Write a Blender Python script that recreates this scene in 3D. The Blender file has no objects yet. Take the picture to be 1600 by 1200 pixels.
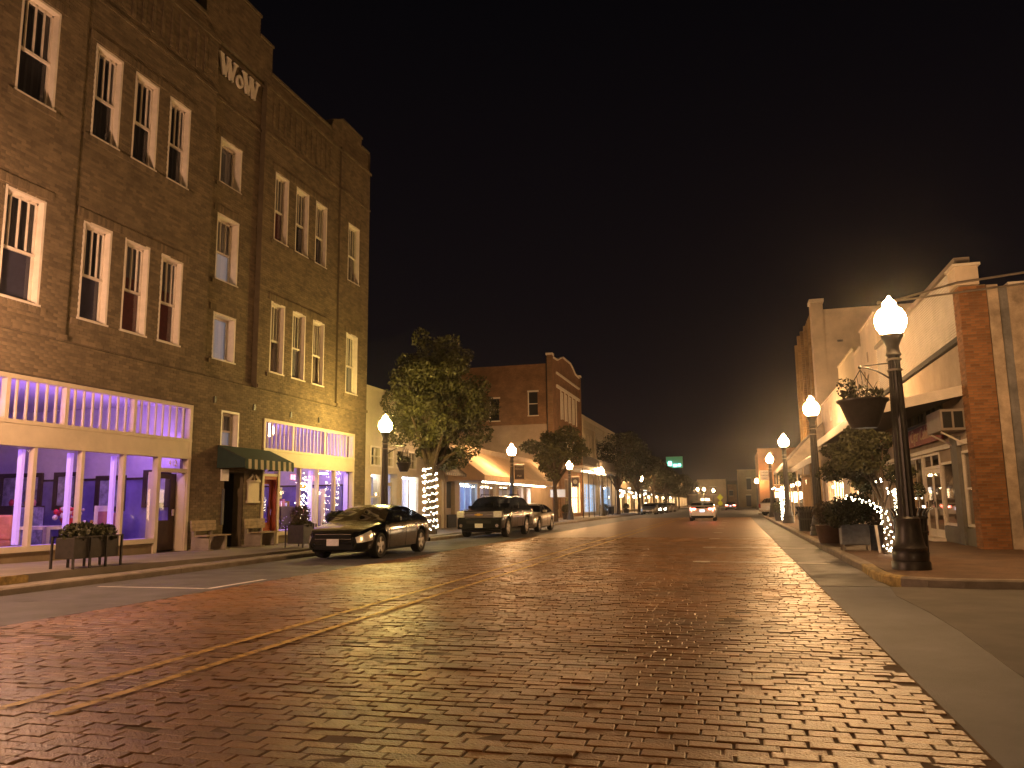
import bpy, math, random
import numpy as np
from mathutils import Vector, Matrix
random.seed(7); rng = np.random.default_rng(7)
R = math.radians
S = 0.886            # the plan below is in survey units; everything is scaled to metres at the end
scene = bpy.context.scene

# ------------------------------------------------------------------ camera
cd = bpy.data.cameras.new("camera"); cam = bpy.data.objects.new("camera", cd)
scene.collection.objects.link(cam); scene.camera = cam
cd.sensor_width = 36.0; cd.lens = 36.0 * 1239.54 / 1600.0
cd.clip_start = 0.05; cd.clip_end = 3000
pit, yaw, rol = .151191, .269679, -.0118398
fw = Vector((-math.sin(yaw)*math.cos(pit), math.cos(yaw)*math.cos(pit), math.sin(pit)))
r0 = Vector((math.cos(yaw), math.sin(yaw), 0)); u0 = r0.cross(fw)
rr = math.cos(rol)*r0 + math.sin(rol)*u0; uu = -math.sin(rol)*r0 + math.cos(rol)*u0
M = Matrix((rr, uu, -fw)).transposed().to_4x4(); M.translation = Vector((0, 0, 1.5*S))
cam.matrix_world = M

# ------------------------------------------------------------------ night sky
world = bpy.data.worlds.new("World"); scene.world = world; world.use_nodes = True
nt = world.node_tree; bg = nt.nodes["Background"]
tc = nt.nodes.new("ShaderNodeTexCoord"); sp = nt.nodes.new("ShaderNodeSeparateXYZ")
rp = nt.nodes.new("ShaderNodeValToRGB")
nt.links.new(tc.outputs["Generated"], sp.inputs[0]); nt.links.new(sp.outputs[2], rp.inputs[0])
e = rp.color_ramp.elements
e[0].position = 0.0; e[0].color = (.0080, .0050, .0054, 1)
e[1].position = .62; e[1].color = (.0012, .0011, .0017, 1)
m_ = rp.color_ramp.elements.new(.22); m_.color = (.0046, .0031, .0037, 1)
nt.links.new(rp.outputs[0], bg.inputs[0]); bg.inputs[1].default_value = 1.0

scene.view_settings.view_transform = 'Standard'; scene.view_settings.look = 'None'
scene.view_settings.exposure = 0.18; scene.view_settings.gamma = 1.0
scene.view_settings.use_curve_mapping = False
cy = scene.cycles
cy.use_denoising = True
cy.max_bounces = 7; cy.diffuse_bounces = 3; cy.glossy_bounces = 4; cy.transparent_max_bounces = 12
cy.sample_clamp_indirect = 4.0; cy.sample_clamp_direct = 0.0
cy.caustics_reflective = False; cy.caustics_refractive = False
cy.use_light_tree = True

LAMP_L = 360.0       # radiance of a street-lamp globe

# ------------------------------------------------------------------ materials
def nodes(m):
    m.use_nodes = True; return m.node_tree, m.node_tree.nodes["Principled BSDF"]
def N(t, kind, **kw):
    n = t.nodes.new(kind)
    for k, v in kw.items():
        if k in n.inputs: n.inputs[k].default_value = v
        else: setattr(n, k, v)
    return n
def L(t, a, b): t.links.new(a, b)
def mat(name, col, rough=.7, metal=0., var=.18, vscale=6., bump=0., bscale=60., coat=0., island=0., coord="Object", spec=None, rvar=0.):
    """plain procedural surface: base colour broken up by two noises, optional relief and per-piece variation"""
    m = bpy.data.materials.new(name); t, b = nodes(m)
    tcn = N(t, "ShaderNodeTexCoord"); co = tcn.outputs[coord]
    n1 = N(t, "ShaderNodeTexNoise", Scale=vscale, Detail=6.0, Roughness=.65); L(t, co, n1.inputs["Vector"])
    mr = N(t, "ShaderNodeMapRange"); L(t, n1.outputs[0], mr.inputs[0])
    mr.inputs["From Min"].default_value = .3; mr.inputs["From Max"].default_value = .7
    mr.inputs["To Min"].default_value = 1-var; mr.inputs["To Max"].default_value = 1+var
    last = mr.outputs[0]
    if island:
        g = N(t, "ShaderNodeNewGeometry"); oi = N(t, "ShaderNodeObjectInfo")
        ad = N(t, "ShaderNodeMath", operation='ADD'); L(t, g.outputs["Random Per Island"], ad.inputs[0]); L(t, oi.outputs["Random"], ad.inputs[1])
        fr = N(t, "ShaderNodeMath", operation='FRACT'); L(t, ad.outputs[0], fr.inputs[0])
        m2 = N(t, "ShaderNodeMapRange"); L(t, fr.outputs[0], m2.inputs[0])
        m2.inputs["To Min"].default_value = 1-island; m2.inputs["To Max"].default_value = 1+island
        mu = N(t, "ShaderNodeMath", operation='MULTIPLY'); L(t, last, mu.inputs[0]); L(t, m2.outputs[0], mu.inputs[1]); last = mu.outputs[0]
    vm = N(t, "ShaderNodeVectorMath", operation='SCALE'); vm.inputs[0].default_value = col[:3]; L(t, last, vm.inputs["Scale"])
    L(t, vm.outputs[0], b.inputs["Base Color"])
    b.inputs["Roughness"].default_value = rough; b.inputs["Metallic"].default_value = metal
    if rvar:
        n3 = N(t, "ShaderNodeTexNoise", Scale=vscale*1.7, Detail=5.0); L(t, co, n3.inputs["Vector"])
        m3 = N(t, "ShaderNodeMapRange"); L(t, n3.outputs[0], m3.inputs[0])
        m3.inputs["From Min"].default_value = .3; m3.inputs["From Max"].default_value = .7
        m3.inputs["To Min"].default_value = max(0, rough-rvar); m3.inputs["To Max"].default_value = min(1, rough+rvar)
        L(t, m3.outputs[0], b.inputs["Roughness"])
    if coat: b.inputs["Coat Weight"].default_value = coat; b.inputs["Coat Roughness"].default_value = .04
    if spec is not None: b.inputs["Specular IOR Level"].default_value = spec
    if bump:
        n2 = N(t, "ShaderNodeTexNoise", Scale=bscale, Detail=5.0); L(t, co, n2.inputs["Vector"])
        bp = N(t, "ShaderNodeBump", Strength=bump, Distance=.02); L(t, n2.outputs[0], bp.inputs["Height"]); L(t, bp.outputs[0], b.inputs["Normal"])
    return m
def emis(name, col, s, sample=True):
    m = bpy.data.materials.new(name); t, b = nodes(m)
    b.inputs["Base Color"].default_value = (.6, .6, .6, 1)
    b.inputs["Emission Color"].default_value = (*col, 1); b.inputs["Emission Strength"].default_value = s
    m.cycles.emission_sampling = 'FRONT_BACK' if sample else 'NONE'
    return m
def glass(name, tint=(1, 1, 1), base=.06, power=3.0, rough=.02):
    m = bpy.data.materials.new(name); m.use_nodes = True; t = m.node_tree
    for n in list(t.nodes): t.nodes.remove(n)
    o = N(t, "ShaderNodeOutputMaterial"); tr = N(t, "ShaderNodeBsdfTransparent"); tr.inputs[0].default_value = (*tint, 1)
    gl = N(t, "ShaderNodeBsdfGlossy", Roughness=rough); gl.inputs[0].default_value = (.9, .9, .9, 1)
    lw = N(t, "ShaderNodeLayerWeight", Blend=.5)
    pw = N(t, "ShaderNodeMath", operation='POWER'); pw.inputs[1].default_value = power; L(t, lw.outputs["Facing"], pw.inputs[0])
    ma = N(t, "ShaderNodeMath", operation='MULTIPLY_ADD'); ma.inputs[1].default_value = .8; ma.inputs[2].default_value = base; L(t, pw.outputs[0], ma.inputs[0])
    mx = N(t, "ShaderNodeMixShader"); L(t, ma.outputs[0], mx.inputs[0]); L(t, tr.outputs[0], mx.inputs[1]); L(t, gl.outputs[0], mx.inputs[2])
    L(t, mx.outputs[0], o.inputs[0]); return m
def brickmat(name, c1, c2, mortar, bw, bh, axes="YZ", rough=.85, msize=.012, bump=.6, rowoff=.5, spec=None):
    """brick pattern for walls and paving too far away for single bricks"""
    m = bpy.data.materials.new(name); t, b = nodes(m)
    tcn = N(t, "ShaderNodeTexCoord"); s = N(t, "ShaderNodeSeparateXYZ"); L(t, tcn.outputs["Object"], s.inputs[0])
    c = N(t, "ShaderNodeCombineXYZ")
    L(t, s.outputs["XYZ".index(axes[0])], c.inputs[0]); L(t, s.outputs["XYZ".index(axes[1])], c.inputs[1])
    br = N(t, "ShaderNodeTexBrick", Scale=1.0); br.offset = rowoff; br.squash = 1.0
    br.inputs["Brick Width"].default_value = bw; br.inputs["Row Height"].default_value = bh
    br.inputs["Mortar Size"].default_value = msize; br.inputs["Mortar Smooth"].default_value = .3
    br.inputs["Color1"].default_value = (*c1, 1); br.inputs["Color2"].default_value = (*c2, 1); br.inputs["Mortar"].default_value = (*mortar, 1)
    L(t, c.outputs[0], br.inputs["Vector"])
    n1 = N(t, "ShaderNodeTexNoise", Scale=.9, Detail=8.0, Roughness=.7); L(t, tcn.outputs["Object"], n1.inputs["Vector"])
    mr = N(t, "ShaderNodeMapRange"); L(t, n1.outputs[0], mr.inputs[0])
    mr.inputs["From Min"].default_value = .3; mr.inputs["From Max"].default_value = .7
    mr.inputs["To Min"].default_value = .65; mr.inputs["To Max"].default_value = 1.3
    vm = N(t, "ShaderNodeVectorMath", operation='SCALE'); L(t, br.outputs["Color"], vm.inputs[0]); L(t, mr.outputs[0], vm.inputs["Scale"])
    L(t, vm.outputs[0], b.inputs["Base Color"]); b.inputs["Roughness"].default_value = rough
    if spec is not None: b.inputs["Specular IOR Level"].default_value = spec
    iv = N(t, "ShaderNodeMath", operation='SUBTRACT'); iv.inputs[0].default_value = 1.0; L(t, br.outputs["Fac"], iv.inputs[1])
    bp = N(t, "ShaderNodeBump", Strength=bump, Distance=.01); L(t, iv.outputs[0], bp.inputs["Height"]); L(t, bp.outputs[0], b.inputs["Normal"])
    return m

MT = {}
MT['asphalt'] = mat("asphalt", (.112, .113, .135), .66, var=.3, vscale=.6, bump=.5, bscale=90)
MT['earth'] = mat("earth", (.05, .045, .04), .95, var=.3, vscale=.3)
MT['apron'] = mat('side_apron', (.145, .130, .118), .8, var=.3, vscale=.8, bump=.4, bscale=80)
MT['concrete'] = mat("gutter_concrete", (.135, .130, .135), .68, var=.28, vscale=.9, bump=.35, bscale=70, rvar=.12)
MT['walk'] = mat("sidewalk_concrete", (.27, .235, .20), .85, var=.22, vscale=1.1, bump=.3, bscale=60)
MT['kerb'] = mat("kerb_concrete", (.30, .25, .20), .85, var=.3, vscale=2.5, bump=.4, bscale=40)
MT['yellow_kerb'] = mat("worn_yellow_paint", (.44, .31, .11), .7, var=.55, vscale=7, bump=.4, bscale=30)
MT['mortar_road'] = mat("dirty_joint", (.125, .078, .042), .95, var=.4, vscale=3)
MT['road_brick'] = mat("road_brick", (.252, .132, .058), .40, var=.42, vscale=.55, bump=.5, bscale=42, island=.24, rvar=.08, spec=.52)
MT['road_far'] = brickmat("road_brick_far", (.27, .140, .066), (.225, .115, .054), (.13, .08, .045), .28, .13, "XY", .47, .010, .6, spec=.6)
MT['paver'] = brickmat("sidewalk_paver", (.21, .125, .075), (.17, .10, .06), (.12, .085, .06), .24, .12, "XY", .8, .008, .3)
MT['brick1'] = mat("brown_brick", (.168, .124, .074), .9, var=.28, vscale=1.3, bump=.4, bscale=50, island=.24)
MT['mortar1'] = mat("old_mortar", (.125, .095, .055), .95, var=.2, vscale=3)
MT['brick_red'] = mat("orange_brick", (.26, .115, .045), .88, var=.2, vscale=2, bump=.4, bscale=50, island=.28)
MT['mortar2'] = mat("grey_mortar", (.20, .15, .10), .95)
MT['brick_far'] = brickmat("far_brick", (.27, .125, .06), (.21, .095, .045), (.20, .14, .09), .26, .085, "YZ", .9)
MT['brick_farx'] = brickmat("far_brick_side", (.27, .14, .07), (.21, .105, .05), (.20, .14, .09), .26, .085, "XZ", .9)
MT['tan_far'] = brickmat("tan_brick", (.37, .24, .11), (.30, .19, .085), (.24, .17, .10), .3, .1, "YZ", .9)
MT['cream'] = mat("cream_paint", (.58, .49, .36), .6, var=.10, vscale=2.0, bump=.12, bscale=25)
MT['white'] = mat("white_paint", (.74, .66, .57), .5, var=.10, vscale=4.0, bump=.1, bscale=30)
MT['whitewall'] = mat("patched_white_wall", (.70, .58, .47), .85, var=.22, vscale=.55, bump=.4, bscale=8)
MT['stucco'] = mat("tan_stucco", (.37, .285, .215), .88, var=.2, vscale=.8, bump=.35, bscale=14)
MT['rough'] = mat("rough_plaster", (.42, .33, .25), .95, var=.4, vscale=2.2, bump=1.0, bscale=9)
MT['rough_grey'] = mat("grey_plaster", (.19, .18, .18), .95, var=.4, vscale=2.2, bump=1.0, bscale=9)
MT['metal_white'] = mat("painted_corrugated", (.26, .215, .18), .6, metal=.0, var=.18, vscale=1.5)
MT['galv'] = mat("galvanised_canopy", (.26, .22, .19), .5, metal=.5, var=.3, vscale=1.2)
MT['dark_canvas'] = mat("dark_canvas", (.030, .028, .026), .9, var=.3)
MT['canvas_tan'] = mat("tan_canvas", (.60, .42, .27), .85, var=.12, vscale=1.5, bump=.2, bscale=3)
MT['green_canvas'] = mat("green_canvas", (.022, .042, .034), .85, var=.2)
MT['cream_canvas'] = mat("cream_canvas", (.50, .44, .32), .85, var=.15)
MT['black_iron'] = mat("black_iron", (.055, .048, .044), .42, metal=.2, var=.25, vscale=9, bump=.15, bscale=30)
MT['black_matte'] = mat("black_matte", (.012, .011, .010), .8)
MT['darkwood'] = mat("dark_wood_door", (.060, .030, .016), .55, var=.3, vscale=5)
MT['redwood'] = mat("red_door_paint", (.30, .060, .022), .5, var=.18, vscale=5)
MT['wood'] = mat("weathered_wood", (.36, .27, .18), .8, var=.3, vscale=6, bump=.3)
MT['bark'] = mat("bark", (.075, .052, .034), .95, var=.4, vscale=7, bump=1.0, bscale=22)
MT['leaf'] = mat("oak_leaf", (.060, .058, .014), .55, var=.35, vscale=1.3, island=.45)
MT['leaf2'] = mat("dark_leaf", (.036, .037, .012), .6, var=.35, vscale=1.5, island=.45)
MT['leaf3'] = mat("dry_leaf", (.10, .075, .045), .7, var=.3, vscale=2, island=.4)
MT['room'] = mat("room_wall", (.62, .56, .64), .85, var=.08)
MT['dado'] = mat('indigo_wall_paint', (.22, .19, .42), .6, var=.25, vscale=2)
MT['roomdark'] = mat("room_floor", (.07, .055, .055), .6)
MT['frame_dark'] = mat("picture_frame", (.05, .03, .02), .4)
MT['pic'] = mat("framed_print", (.35, .35, .38), .5, var=.7, vscale=4)
MT['pink'] = mat("pink_fabric", (.50, .20, .18), .8)
MT['rose'] = mat("red_rose", (.50, .02, .04), .6, island=.4)
MT['roof'] = mat("roof_membrane", (.05, .045, .04), .9)
MT['darkwin'] = mat("dark_interior", (.010, .009, .010), .6)
MT['cur_red'] = mat("red_curtain", (.10, .020, .016), .8, var=.3, vscale=9)
MT['cur_blue'] = mat("navy_shade", (.028, .026, .055), .8)
MT['cur_grey'] = mat("grey_blind", (.13, .13, .145), .8, var=.1)
MT['cur_tan'] = mat("tan_blind", (.14, .11, .085), .8, var=.25, vscale=3)
MT['cur_lit'] = emis("lit_blind", (.50, .56, .70), .13, False)
MT['cur_lit2'] = emis("lit_blind_blue", (.38, .47, .66), .16, False)
MT['glass'] = glass("window_glass")
MT['glass_shop'] = glass("shop_glass", (.97, .96, 1), .05, 3.5)
MT['glass_car'] = glass("car_glass", (.20, .20, .20), .12, 2.5)
MT['paint_black'] = mat("black_car_paint", (.004, .004, .004), .22, var=.0, coat=.55, spec=.25)
MT['paint_silver'] = mat("silver_car_paint", (.38, .33, .28), .32, metal=.55, var=.0, coat=.8)
MT['paint_white'] = mat("white_car_paint", (.62, .56, .52), .4, var=.03, coat=.8)
MT['paint_dgrey'] = mat("grey_car_paint", (.07, .068, .07), .3, metal=.3, var=0, coat=.9)
MT['tyre'] = mat("tyre_rubber", (.014, .013, .012), .85)
MT['rim'] = mat("alloy_rim", (.50, .46, .42), .35, metal=.8, var=.05)
MT['chrome'] = mat("chrome", (.65, .62, .58), .18, metal=1.0, var=.03)
MT['grille'] = mat('dark_chrome', (.22, .20, .17), .3, metal=.9, var=.03)
MT['gold'] = mat("gold_badge", (.62, .40, .06), .3, metal=.9)
MT['lens'] = mat("headlight_lens", (.72, .70, .66), .22, metal=.35, var=.25, vscale=22, coat=1)
MT['plate'] = mat("number_plate", (.62, .60, .60), .5, var=.15, vscale=14)
MT['plastic_black'] = mat("black_plastic", (.005, .005, .005), .6, spec=.15)
MT['tail'] = mat("tail_lamp_red", (.22, .012, .010), .2, coat=1)
MT['tail_lit'] = emis("lit_tail_lamp", (1, .08, .05), 20.0)
MT['tail_hot'] = emis("lit_brake_bulb", (1, .62, .52), 22.0, False)
MT['plate_lit'] = emis("lit_number_plate", (.75, .72, .95), 1.4, False)
MT['head_lit'] = emis("lit_headlamp", (1, .86, .66), 30.0, False)
MT['bulb'] = emis("fairy_bulb", (1, .86, .58), 26.0, False)
MT['bulb_row'] = emis("bulb_row", (1, .78, .48), 34.0)
MT['globe'] = emis("lamp_globe", (1, .555, .225), LAMP_L*1.08)
MT['globe_y'] = emis("lamp_globe_yellow", (1, .70, .20), LAMP_L*.95)
MT['globe_near'] = emis('lamp_globe_pink', (1, .54, .30), LAMP_L*2.4)
MT['globe_far'] = emis("far_lamp_globe", (1, .57, .235), LAMP_L*1.5)
MT['purple'] = emis("purple_glow", (.40, .15, 1.0), .62)
MT['purple_soft'] = emis("purple_hidden_light", (.50, .25, 1.0), 25.0)
MT['cool'] = emis("cool_shop_tube", (.50, .74, 1.0), 12.0)
MT['coolw'] = emis("white_shop_tube", (.86, .90, 1.0), 20.0)
MT['warm_globe'] = emis('awning_globe', (1, .68, .36), 22.0)
MT['lit_blue'] = emis('lit_blue_shop', (.30, .60, 1.0), 1.7)
MT['lit_white'] = emis('lit_white_sign', (1, .93, .82), 2.2)
MT['blue_neon'] = emis("blue_neon", (.12, .38, 1.0), 10.0, False)
MT['red_neon'] = emis("red_neon", (1, .12, .14), 6.0, False)
MT['green_wall_glow'] = emis("green_lit_wall", (.02, .30, .08), .32, False)  # emission stands in for neon light on a wall
MT['green_hot'] = emis("green_neon_tube", (.30, 1.0, .85), 5.0, False)
MT['flood'] = emis('flood_lens', (1, .62, .26), 160.0)
MT['warm_int'] = emis("warm_shop_light", (1, .66, .34), 8.0)
MT['banner'] = mat("dark_banner", (.045, .030, .022), .8)
MT['print_tan'] = mat("tan_print", (.42, .36, .26), .8)
MT['sign_red'] = mat("faded_red_sign", (.24, .035, .022), .6, var=.35, vscale=4)
MT['sign_white'] = mat("white_sign", (.85, .82, .76), .4, var=.03)
MT['ink'] = mat("sign_ink", (.05, .05, .06), .6)
MT['yellow_line'] = None
MT['blue_plastic'] = mat("blue_grey_planter", (.085, .088, .105), .45, var=.35, vscale=9, bump=.6, bscale=9)
MT['terrac'] = mat("brown_planter", (.10, .05, .03), .7)
MT['can'] = mat("trash_can_steel", (.030, .028, .026), .5, metal=.3)
MT['grey_shop'] = mat("grey_shop_paint", (.15, .14, .125), .7, var=.15)
MT['sign_diamond'] = mat("fluorescent_yellow", (.75, .85, .05), .5, var=.02)
MT['far_wall'] = mat("far_plaster", (.24, .18, .11), .9, var=.2, vscale=.4)
MT['far_orange'] = mat("far_orange_wall", (.20, .095, .045), .9, var=.15, vscale=.4)

def paint_mat(name, col, keep, scale, lo=.25, hi=.95):
    m = bpy.data.materials.new(name); m.use_nodes = True; t = m.node_tree; b = t.nodes["Principled BSDF"]; o = t.nodes["Material Output"]
    b.inputs["Base Color"].default_value = (*col, 1); b.inputs["Roughness"].default_value = .6
    g = N(t, "ShaderNodeTexCoord"); n = N(t, "ShaderNodeTexNoise", Scale=scale, Detail=7.0, Roughness=.75); L(t, g.outputs["Object"], n.inputs["Vector"])
    mr = N(t, "ShaderNodeMapRange"); L(t, n.outputs[0], mr.inputs[0])
    mr.inputs["From Min"].default_value = keep-.07; mr.inputs["From Max"].default_value = keep+.07
    mr.inputs["To Min"].default_value = lo; mr.inputs["To Max"].default_value = hi
    tr = N(t, "ShaderNodeBsdfTransparent"); mx = N(t, "ShaderNodeMixShader")
    L(t, mr.outputs[0], mx.inputs[0]); L(t, tr.outputs[0], mx.inputs[1]); L(t, b.outputs[0], mx.inputs[2]); L(t, mx.outputs[0], o.inputs[0])
    return m
MT['yellow_line'] = paint_mat("worn_yellow_line", (.62, .39, .09), .45, 5.0, .3, .95)
MT['white_line'] = paint_mat("worn_white_line", (.80, .76, .70), .38, 4.0, .6, 1.0)

# ------------------------------------------------------------------ mesh helpers
COL = scene.collection
def world_loc(o):
    v = Vector((0, 0, 0))
    while o is not None: v += Vector(o.location); o = o.parent
    return v
class MB:
    def __init__(s, tf=None): s.v = []; s.f = []; s.tf = tf
    def add(s, vs, fs):
        n = len(s.v)
        if s.tf: vs = [s.tf(*p) for p in vs]
        s.v += [tuple(p) for p in vs]; s.f += [tuple(i+n for i in f) for f in fs]; return s
    def box(s, x0, x1, y0, y1, z0, z1):
        return s.add([(x0,y0,z0),(x1,y0,z0),(x1,y1,z0),(x0,y1,z0),(x0,y0,z1),(x1,y0,z1),(x1,y1,z1),(x0,y1,z1)],
                     [(3,2,1,0),(4,5,6,7),(0,1,5,4),(1,2,6,5),(2,3,7,6),(3,0,4,7)])
    def quad(s, a, b, c, d): return s.add([a, b, c, d], [(0,1,2,3)])
    def prism(s, poly, axis, a, b):
        """polygon of 2-D points extruded along axis 0/1/2 from a to b"""
        def P(p, w): q = list(p); q.insert(axis, w); return tuple(q)
        n = len(poly); vs = [P(p, a) for p in poly] + [P(p, b) for p in poly]
        return s.add(vs, [tuple(range(n))[::-1], tuple(range(n, 2*n))] + [(i, (i+1) % n, n+(i+1) % n, n+i) for i in range(n)])
    def lathe(s, prof, c=(0,0,0), n=16, axis=2, cap=True, flute=0., nf=0):
        vs = []; fs = []
        for (r, h) in prof:
            for k in range(n):
                a = 2*math.pi*k/n; rr_ = r*(1 - (flute if nf and k % 2 else 0))
                p = [rr_*math.cos(a), rr_*math.sin(a)]; p.insert(axis, h)
                vs.append((p[0]+c[0], p[1]+c[1], p[2]+c[2]))
        for i in range(len(prof)-1):
            for k in range(n):
                k2 = (k+1) % n; fs.append((i*n+k, i*n+k2, (i+1)*n+k2, (i+1)*n+k))
        if cap: fs.append(tuple(range(n))[::-1]); fs.append(tuple((len(prof)-1)*n+k for k in range(n)))
        return s.add(vs, fs)
    def tube(s, pts, rad, n=6):
        pts = [Vector(p) for p in pts]; vs = []; fs = []
        if not hasattr(rad, '__len__'): rad = [rad]*len(pts)
        for i, p in enumerate(pts):
            d = (pts[min(i+1, len(pts)-1)] - pts[max(i-1, 0)]).normalized()
            a = d.cross(Vector((0,0,1)) if abs(d.z) < .9 else Vector((1,0,0))).normalized(); b = d.cross(a)
            for k in range(n):
                t = 2*math.pi*k/n; vs.append(tuple(p + (a*math.cos(t) + b*math.sin(t))*rad[i]))
        for i in range(len(pts)-1):
            for k in range(n):
                k2 = (k+1) % n; fs.append((i*n+k, i*n+k2, (i+1)*n+k2, (i+1)*n+k))
        fs.append(tuple(range(n))[::-1]); fs.append(tuple((len(pts)-1)*n+k for k in range(n)))
        return s.add(vs, fs)
    def sphere(s, c, r, n=8, m=6, sz=1.):
        prof = [(max(1e-4, r*math.sin(math.pi*i/m)), -r*sz*math.cos(math.pi*i/m)) for i in range(m+1)]
        return s.lathe(prof, c, n, cap=False)
    def build(s, name, m, parent=None, smooth=False, bevel=0., kind=None):
        return link_mesh(name, s.v, s.f, m, parent, smooth, bevel, kind)
def link_mesh(name, v, f, m, parent=None, smooth=False, bevel=0., kind=None):
    me = bpy.data.meshes.new(name)
    if parent is not None:
        w = world_loc(parent)
        if w.length > 0: v = [(p[0]-w.x, p[1]-w.y, p[2]-w.z) for p in v]
    me.from_pydata(v, [], f); me.update()
    if m is not None: me.materials.append(MT[m] if isinstance(m, str) else m)
    if smooth:
        me.polygons.foreach_set("use_smooth", [True]*len(me.polygons))
        try: me.set_sharp_from_angle(angle=R(38))
        except Exception: pass
    o = bpy.data.objects.new(name, me); COL.objects.link(o)
    if parent is not None: o.parent = parent
    if bevel:
        b = o.modifiers.new("bevel", 'BEVEL'); b.width = bevel; b.segments = 2; b.limit_method = 'ANGLE'
    if kind: o["kind"] = kind
    return o
def tag(o, label=None, cat=None, group=None, kind=None):
    if label: o["label"] = label
    if cat: o["category"] = cat
    if group: o["group"] = group
    if kind: o["kind"] = kind
    return o
def thing(name, label, cat, loc=(0,0,0), group=None):
    o = bpy.data.objects.new(name, None); COL.objects.link(o); o.location = loc; o.empty_display_size = .3
    return tag(o, label, cat, group)
def copy_tree(o, parent=None, loc=None, label=None, rz=None, scale=None):
    c = o.copy(); COL.objects.link(c); c.parent = parent
    if loc is not None: c.location = loc
    if rz is not None: c.rotation_euler = (0, 0, rz)
    if scale is not None: c.scale = scale
    if label: c["label"] = label
    for ch in [x for x in KIDS.get(o.name, [])]: copy_child(ch, c)
    return c
def copy_child(ch, parent):
    c = ch.copy(); COL.objects.link(c); c.parent = parent
    for g in KIDS.get(ch.name, []): copy_child(g, c)
KIDS = {}
def index_kids():
    KIDS.clear()
    for o in bpy.data.objects:
        if o.parent: KIDS.setdefault(o.parent.name, []).append(o)
def text_mesh(s, size, name, m, parent, mtx, extrude=.01, shear=0., kern=1.):
    cu = bpy.data.curves.new(name, 'FONT'); cu.body = s; cu.size = size; cu.extrude = extrude; cu.shear = shear
    cu.align_x = 'CENTER'; cu.align_y = 'CENTER'; cu.space_character = kern; cu.resolution_u = 3
    o = bpy.data.objects.new(name, cu); COL.objects.link(o)
    dg = bpy.context.evaluated_depsgraph_get(); me = bpy.data.meshes.new_from_object(o.evaluated_get(dg))
    bpy.data.objects.remove(o); bpy.data.curves.remove(cu)
    v = [tuple(mtx @ x.co) for x in me.vertices]; f = [tuple(p.vertices) for p in me.polygons]
    bpy.data.meshes.remove(me)
    return link_mesh(name, v, f, m, parent)
# frames: a facade has s = distance along the street, d = out towards the street, z = up
XL, XR = -16.8, 6.7
def FL(s, d, z): return (XL + d, s, z)
def FR(s, d, z): return (XR - d, s, z)
MXL = Matrix(((0,0,1,0),(1,0,0,0),(0,1,0,0),(0,0,0,1)))      # text plane seen from +X (left-hand facades)
def text_left(s_, d, z): m = Matrix(((0,0,1,XL+d),(1,0,0,s_),(0,1,0,z),(0,0,0,1))); return m
def text_right(s_, d, z): m = Matrix(((0,0,-1,XR-d),(-1,0,0,s_),(0,1,0,z),(0,0,0,1))); return m
def text_front(x, y, z): return Matrix(((1,0,0,x),(0,0,-1,y),(0,1,0,z),(0,0,0,1)))

def holed_wall(mb, s0, s1, z0, z1, d, holes, depth=.35, back=None):
    """front skin with rectangular openings and their brick returns"""
    ss = sorted({s0, s1, *[h[0] for h in holes if s0 < h[0] < s1], *[h[1] for h in holes if s0 < h[1] < s1]})
    zz = sorted({z0, z1, *[h[2] for h in holes if z0 < h[2] < z1], *[h[3] for h in holes if z0 < h[3] < z1]})
    for a, b in zip(ss, ss[1:]):
        for c, e_ in zip(zz, zz[1:]):
            mx_, mz = (a+b)/2, (c+e_)/2
            if any(h[0] < mx_ < h[1] and h[2] < mz < h[3] for h in holes): continue
            mb.quad((a, d, c), (b, d, c), (b, d, e_), (a, d, e_))
    for h in holes:
        a, b, c, e_ = max(h[0], s0), min(h[1], s1), max(h[2], z0), min(h[3], z1)
        if a >= b or c >= e_: continue
        q = d - depth
        mb.quad((a, d, c), (a, q, c), (a, q, e_), (a, d, e_)); mb.quad((b, d, c), (b, d, e_), (b, q, e_), (b, q, c))
        mb.quad((a, d, e_), (a, q, e_), (b, q, e_), (b, d, e_)); mb.quad((a, d, c), (b, d, c), (b, q, c), (a, q, c))
def brick_cells(rect, d, holes, bw, bh, jit=.004, joint=.012):
    """all bricks of one wall field as (s0, s1, z0, z1, d, thickness)"""
    s0, s1, z0, z1 = rect; out = []; row = 0; z = z0
    while z < z1 - bh*.4:
        zt = min(z+bh-joint, z1); s = s0 - (bw*.5 if row % 2 else 0)
        while s < s1:
            a, b = max(s, s0), min(s+bw-joint, s1)
            if b - a > bw*.18:
                segs = [(a, b)]
                for h in holes:
                    if h[2] < (z+zt)/2 < h[3]:
                        ns = []
                        for (p, q) in segs:
                            if h[1] <= p or h[0] >= q: ns.append((p, q)); continue
                            if p < h[0]: ns.append((p, h[0]))
                            if q > h[1]: ns.append((h[1], q))
                        segs = ns
                for (p, q) in segs:
                    if q - p > .03: out.append((p, q, z, zt, d + random.uniform(0, jit)))
            s += bw
        z += bh; row += 1
    return out
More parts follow.
